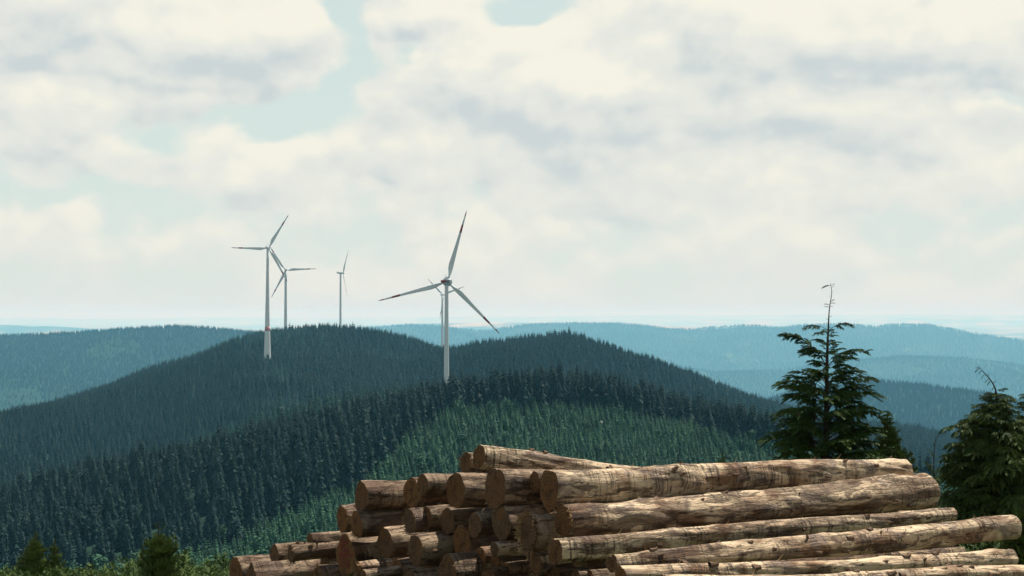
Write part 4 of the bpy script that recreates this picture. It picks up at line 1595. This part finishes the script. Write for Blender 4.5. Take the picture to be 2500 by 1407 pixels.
near_fir('young_fir', 'tall dark young fir with a bare thin leader behind the log pile', 25.0,
         [(2014, 1434), (2016, 1120), (2018, 1000), (2019, 900), (2021, 830), (2023, 795), (2024, 765), (2027, 742), (2031, 720), (2031, 708), (2028, 692)],
         [.085, .055, .042, .030, .020, .014, .010, .008, .006, .005, .004],
         [(808, 2087, 792), (806, 1960, 800), (815, 1985, 818), (828, 2047, 818), (840, 1995, 832), (895, 1904, 806), (860, 2003, 842), (885, 1950, 862), (880, 1962, 840), (866, 2046, 838),
          (896, 2117, 852), (900, 2095, 872), (905, 2078, 892), (890, 2060, 858), (900, 1968, 880), (950, 1930, 903), (965, 1892, 934), (955, 2140, 918), (948, 2112, 902), (975, 2132, 950),
          (995, 2157, 963), (985, 1945, 987), (970, 1925, 945), (1000, 2120, 985), (1035, 1884, 1010), (1020, 2150, 998), (1045, 2166, 1012), (1065, 1905, 1035), (1092, 1857, 1072),
          (1090, 2150, 1052), (1110, 2168, 1085), (1130, 1890, 1118), (1105, 1902, 1092), (1075, 2130, 1040), (1055, 1930, 1022)],
         [(800, 26), (850, 44), (900, 62), (930, 82), (960, 110), (1000, 128), (1060, 140), (1120, 150), (1420, 165)],
         BO_A, 5, [822, 848, 872, 900, 926] + list(range(950, 1180, 22)) + list(range(1190, 1400, 50)),
         shoots=[(697, 2009, 702), (698, 2038, 693), (704, 2037, 698), (716, 2034, 711), (722, 2025, 724), (738, 2039, 731), (742, 2038, 740), (746, 2012, 742), (750, 2034, 748), (752, 2015, 748), (775, 2031, 772), (792, 2016, 788), (800, 2030, 800), (782, 2018, 778)],
         shoot_meshes=SHOOT, up=.36, per=6)
near_fir('bushy_fir', 'wide dark fir with a crooked bent over leader at the right edge behind the logs', 21.0,
         [(2428, 1440), (2431, 1200), (2433, 1060), (2434, 985), (2431, 950), (2419, 928), (2402, 910), (2391, 897), (2383, 899)],
         [.075, .055, .035, .020, .012, .009, .007, .005, .004],
         [(960, 2480, 976), (955, 2460, 948), (985, 2392, 965), (975, 2410, 955), (1005, 2355, 1012), (1000, 2375, 990), (1050, 2304, 1046), (1060, 2320, 1052), (1040, 2340, 1035), (1110, 2310, 1078), (1150, 2296, 1110), (1100, 2325, 1090),
          (1200, 2282, 1165), (1230, 2276, 1200), (1010, 2490, 1005), (1280, 2290, 1240), (1075, 2345, 1062), (1125, 2312, 1120), (1180, 2300, 1150), (1015, 2400, 1000), (1170, 2330, 1130)],
         [(955, 25), (980, 45), (1020, 62), (1060, 95), (1120, 120), (1200, 142), (1400, 165)],
         BO_B, 9, list(range(975, 1400, 13)),
         shoots=[(899, 2380, 908), (898, 2390, 893), (904, 2388, 912), (914, 2396, 924), (920, 2414, 912), (930, 2410, 940), (938, 2430, 930), (945, 2420, 952), (925, 2404, 934)],
         shoot_meshes=SHOOT, up=.18, per=9, fat=1.15)
near_fir('bushy_fir', 'dark dense fir cut off by the right edge of the picture', 22.5,
         [(2528, 1440), (2530, 1150), (2532, 1010), (2533, 930)], [.075, .05, .02, .006],
         [(1010, 2494, 985), (1030, 2480, 1015), (1060, 2470, 1050), (1100, 2455, 1080)],
         [(935, 20), (1000, 60), (1080, 90), (1200, 125), (1400, 150)], BO_B, 13, list(range(950, 1400, 20)), up=.18, per=8, fat=1.15)
near_fir('small_fir', 'small olive green fir between the tall young fir and the bushy fir', 27.0,
         [(2166, 1436), (2167, 1200), (2168, 1080), (2168, 1030), (2168, 1003)], [.05, .035, .018, .009, .004],
         [(1045, 2150, 1030), (1045, 2186, 1032), (1070, 2200, 1052), (1070, 2140, 1056), (1095, 2207, 1075), (1100, 2135, 1085), (1120, 2212, 1100), (1135, 2232, 1112), (1150, 2238, 1130), (1150, 2120, 1120), (1170, 2245, 1150)],
         [(1010, 10), (1050, 24), (1100, 40), (1150, 62), (1400, 85)], BO_C, 15, list(range(1015, 1230, 9)) + list(range(1240, 1400, 30)), up=.30, per=7, fat=1.25)
near_fir('thin_sapling', 'thin sparse sapling with a bare top left of the wide bushy fir', 23.0,
         [(2278, 1436), (2280, 1200), (2280, 1120), (2282, 1085), (2287, 1062)], [.02, .012, .008, .006, .003],
         [(1120, 2268, 1100), (1150, 2255, 1128), (1165, 2258, 1140), (1170, 2300, 1140), (1190, 2250, 1170), (1200, 2306, 1175)],
         [(1120, 10), (1200, 30), (1400, 45)], BO_C, 17, [1180, 1230, 1280, 1330],
         shoots=[(1066, 2292, 1064), (1075, 2292, 1072), (1072, 2279, 1070), (1090, 2276, 1084), (1092, 2290, 1090)], shoot_meshes=SHOOT2, up=.3, per=4)
near_fir('small_fir', 'bright green small fir in the lower right corner beside the log ends', 17.5,
         [(2500, 1440), (2500, 1330), (2498, 1262), (2497, 1235)], [.03, .02, .01, .004],
         [(1290, 2452, 1262), (1310, 2440, 1290), (1340, 2470, 1300)],
         [(1245, 15), (1300, 55), (1400, 85)], BO_C, 19, list(range(1250, 1430, 12)), up=.25, per=7, fat=1.1)
near_fir('thin_sapling', 'tiny sapling top showing just above the long logs left of the tall fir', 27.0,
         [(1762, 1438), (1762, 1200), (1762, 1130), (1763, 1100)], [.02, .012, .006, .003],
         [(1130, 1752, 1118), (1130, 1774, 1120)], [(1105, 5), (1150, 20), (1400, 40)], BO_C, 21, [1115, 1126, 1138, 1150, 1180, 1230, 1300], up=.5, per=5)
near_fir('young_spruce_bush', 'pointed olive spruce at the far left of the bottom edge', 26.0,
         [(84, 1437), (84, 1380), (85, 1335), (86, 1302)], [.03, .022, .012, .004],
         [(1335, 72, 1322), (1335, 100, 1322), (1360, 58, 1342), (1360, 108, 1345), (1390, 45, 1375)],
         [(1306, 6), (1335, 18), (1365, 30), (1400, 46), (1435, 55)], BO_D, 23, list(range(1308, 1432, 10)),
         shoots=[(1305, 90, 1298)], shoot_meshes=SHOOT2, up=.55, per=7, fat=1.3, group=None)
near_fir('young_spruce_bush', 'narrower olive spruce right beside the pointed spruce at the far left', 27.0,
         [(132, 1436), (132, 1385), (133, 1350), (134, 1322)], [.026, .018, .010, .004],
         [(1350, 122, 1338), (1350, 146, 1338), (1375, 152, 1356)],
         [(1326, 5), (1350, 14), (1380, 24), (1430, 40)], BO_D, 25, list(range(1328, 1432, 11)), shoots=[(1325, 138, 1318)], shoot_meshes=SHOOT2, up=.55, per=6, fat=1.3)
near_fir('young_spruce_bush', 'many stemmed spruce bush with curled shoots at the bottom left', 24.0,
         [(392, 1437), (391, 1380), (388, 1330), (386, 1298), (386, 1275)], [.032, .022, .012, .007, .004],
         [(1330, 372, 1318), (1325, 402, 1308), (1350, 432, 1312), (1350, 350, 1330), (1370, 342, 1345), (1365, 440, 1335), (1390, 345, 1372)],
         [(1318, 16), (1335, 38), (1360, 52), (1400, 60), (1435, 64)], BO_D, 27, list(range(1322, 1432, 12)),
         shoots=[(1278, 378, 1283), (1280, 396, 1279), (1292, 376, 1288), (1296, 408, 1291), (1302, 379, 1299), (1308, 375, 1306), (1285, 381, 1277)], shoot_meshes=SHOOT2, up=.40, per=7, fat=1.25)


# low saplings along the brow at the bottom left and behind the right end of the pile
def sapling_parts(seed):
    rg = random.Random(seed)
    S = Spray(seed)
    n = 26
    for q in range(n):
        t = .18 + .80 * q / n
        an = rg.uniform(0, 6.28)
        L = (.42 * (1 - t) + .07) * rg.uniform(.7, 1.2)
        d = Vector((math.cos(an), math.sin(an), rg.uniform(.15, .7)))
        p = Vector((0, 0, t))
        pts = S.shoot(p, d, L, .05, rg.uniform(-.2, .3), .022, rg.uniform(0, .5), .014)
        for r in range(3):
            pb = pts[int(rg.uniform(.2, .9) * (len(pts) - 1))]
            a2 = an + rg.choice((-1, 1)) * rg.uniform(.5, 1.0)
            S.shoot(pb, Vector((math.cos(a2), math.sin(a2), rg.uniform(0, .6))), L * .5, .045, rg.uniform(-.2, .3), .026, .3, .009)
    S.shoot(Vector((0, 0, .86)), Vector((rg.uniform(-.1, .1), 0, 1)), .14, .04, 0, .02, 0, .008)
    crown = S.mesh('crown', (M_NEAR3, M_TWIG))
    W = Spray(seed + 1)
    W.wood([Vector((0, 0, -.15)), Vector((.01, 0, .4)), Vector((0, .01, .98))], .016, .004)
    W.M = [0] * len(W.M)
    stem = W.mesh('trunk', (M_TWIG,))
    return crown, stem


def saplings():
    kinds = [sapling_parts(500 + k) for k in range(6)]
    rg = random.Random(99)
    spots = []
    for _ in range(95):
        D = rg.uniform(22.5, 36)
        u = rg.uniform(-30, 600)
        vt = 1398 - 58 * (rg.random() ** 1.6) * (0.45 + .55 * sstep(150, 480, u))
        spots.append((u, vt, D, 'low yellowish green sapling among the scrub along the bottom left edge', 'saplings along the bottom left edge'))
    for _ in range(14):
        spots.append((rg.uniform(2300, 2520), rg.uniform(1290, 1370), rg.uniform(17.5, 20.5), 'low green sapling behind the right hand log ends', 'saplings behind the right log ends'))
    for k, (u, vt, D, lab, grp) in enumerate(spots):
        p = at(u, vt, D)
        gz = float(height(np.array([p.x]), np.array([p.y]))[0])
        hgt = p.z - gz
        root = link('sapling', None)
        root.location = (p.x, p.y, gz)
        w = hgt * rg.uniform(.9, 1.5)
        root.scale = (w, w, hgt)
        root.rotation_euler = (rg.uniform(-.1, .1), rg.uniform(-.1, .1), rg.uniform(0, 6.28))
        tag(root, lab, 'sapling', grp)
        cr, st = kinds[k % 6]
        for nm, me in (('crown', cr), ('trunk', st)):
            o = bpy.data.objects.new(nm, me)
            COL.objects.link(o)
            o.parent = root


saplings()


# ------------------------------------------------------------------ the white bird over the green slope
def build_bird():
    D = 110.0
    px = D / F
    c = at(1469, 1031, D)
    m = plain('white_feathers', (0.72, 0.72, 0.66), 0.7, 0.1, 0.05, 20)
    root = link('bird', None)
    root.location = c
    tag(root, 'small white bird flying in front of the green plantation', 'bird')
    bm = bmesh.new()
    # body: head up left, tail down right
    ax = Vector((.22, .25, -1)).normalized()
    a = ax.orthogonal().normalized()
    b = ax.cross(a)
    prof = [(-4.6, .05), (-4.2, .5), (-3.4, .75), (-2.4, .9), (-.8, 1.15), (1.0, .95), (2.6, .55), (4.2, .75), (5.0, .7)]
    ringv = []
    for t, r in prof:
        fl = 0.35 if t > 3 else 1
        ringv.append([bm.verts.new((ax * t + a * r * math.cos(k * PI / 4) + b * r * fl * math.sin(k * PI / 4)) * px) for k in range(8)])
    for p, q in zip(ringv[:-1], ringv[1:]):
        for k in range(8):
            bm.faces.new((p[k], p[(k + 1) % 8], q[(k + 1) % 8], q[k]))
    bm.faces.new(ringv[0][::-1])
    bm.faces.new(ringv[-1])
    me = bpy.data.meshes.new('body')
    bm.to_mesh(me)
    bm.free()
    link('body', me, m, root)
    for sx, pts in ((-1, [(-.3, 0, -2.6), (-2.2, -1.2, -3.0), (-4.0, -1.5, -1.4), (-5.4, -1.2, .6), (-3.6, -.9, .5), (-1.8, -.4, .2), (-.4, 0, 1.2)]),
                    (1, [(.3, 0, -2.6), (1.6, .8, -2.9), (3.2, 1.2, -1.6), (3.6, 1.3, .4), (2.8, .9, 1.6), (1.6, .5, 2.2), (.4, 0, 1.4)])):
        V = []
        for t in (-.12, .12):
            V += [((x) * px, (y + t) * px, (-z) * px) for x, y, z in pts]
        n = len(pts)
        Fc = [tuple(range(n)), tuple(range(n, 2 * n))[::-1]] + [(k, k + n, (k + 1) % n + n, (k + 1) % n) for k in range(n)]
        link('wing', mesh_from('wing', V, Fc), m, root)


build_bird()
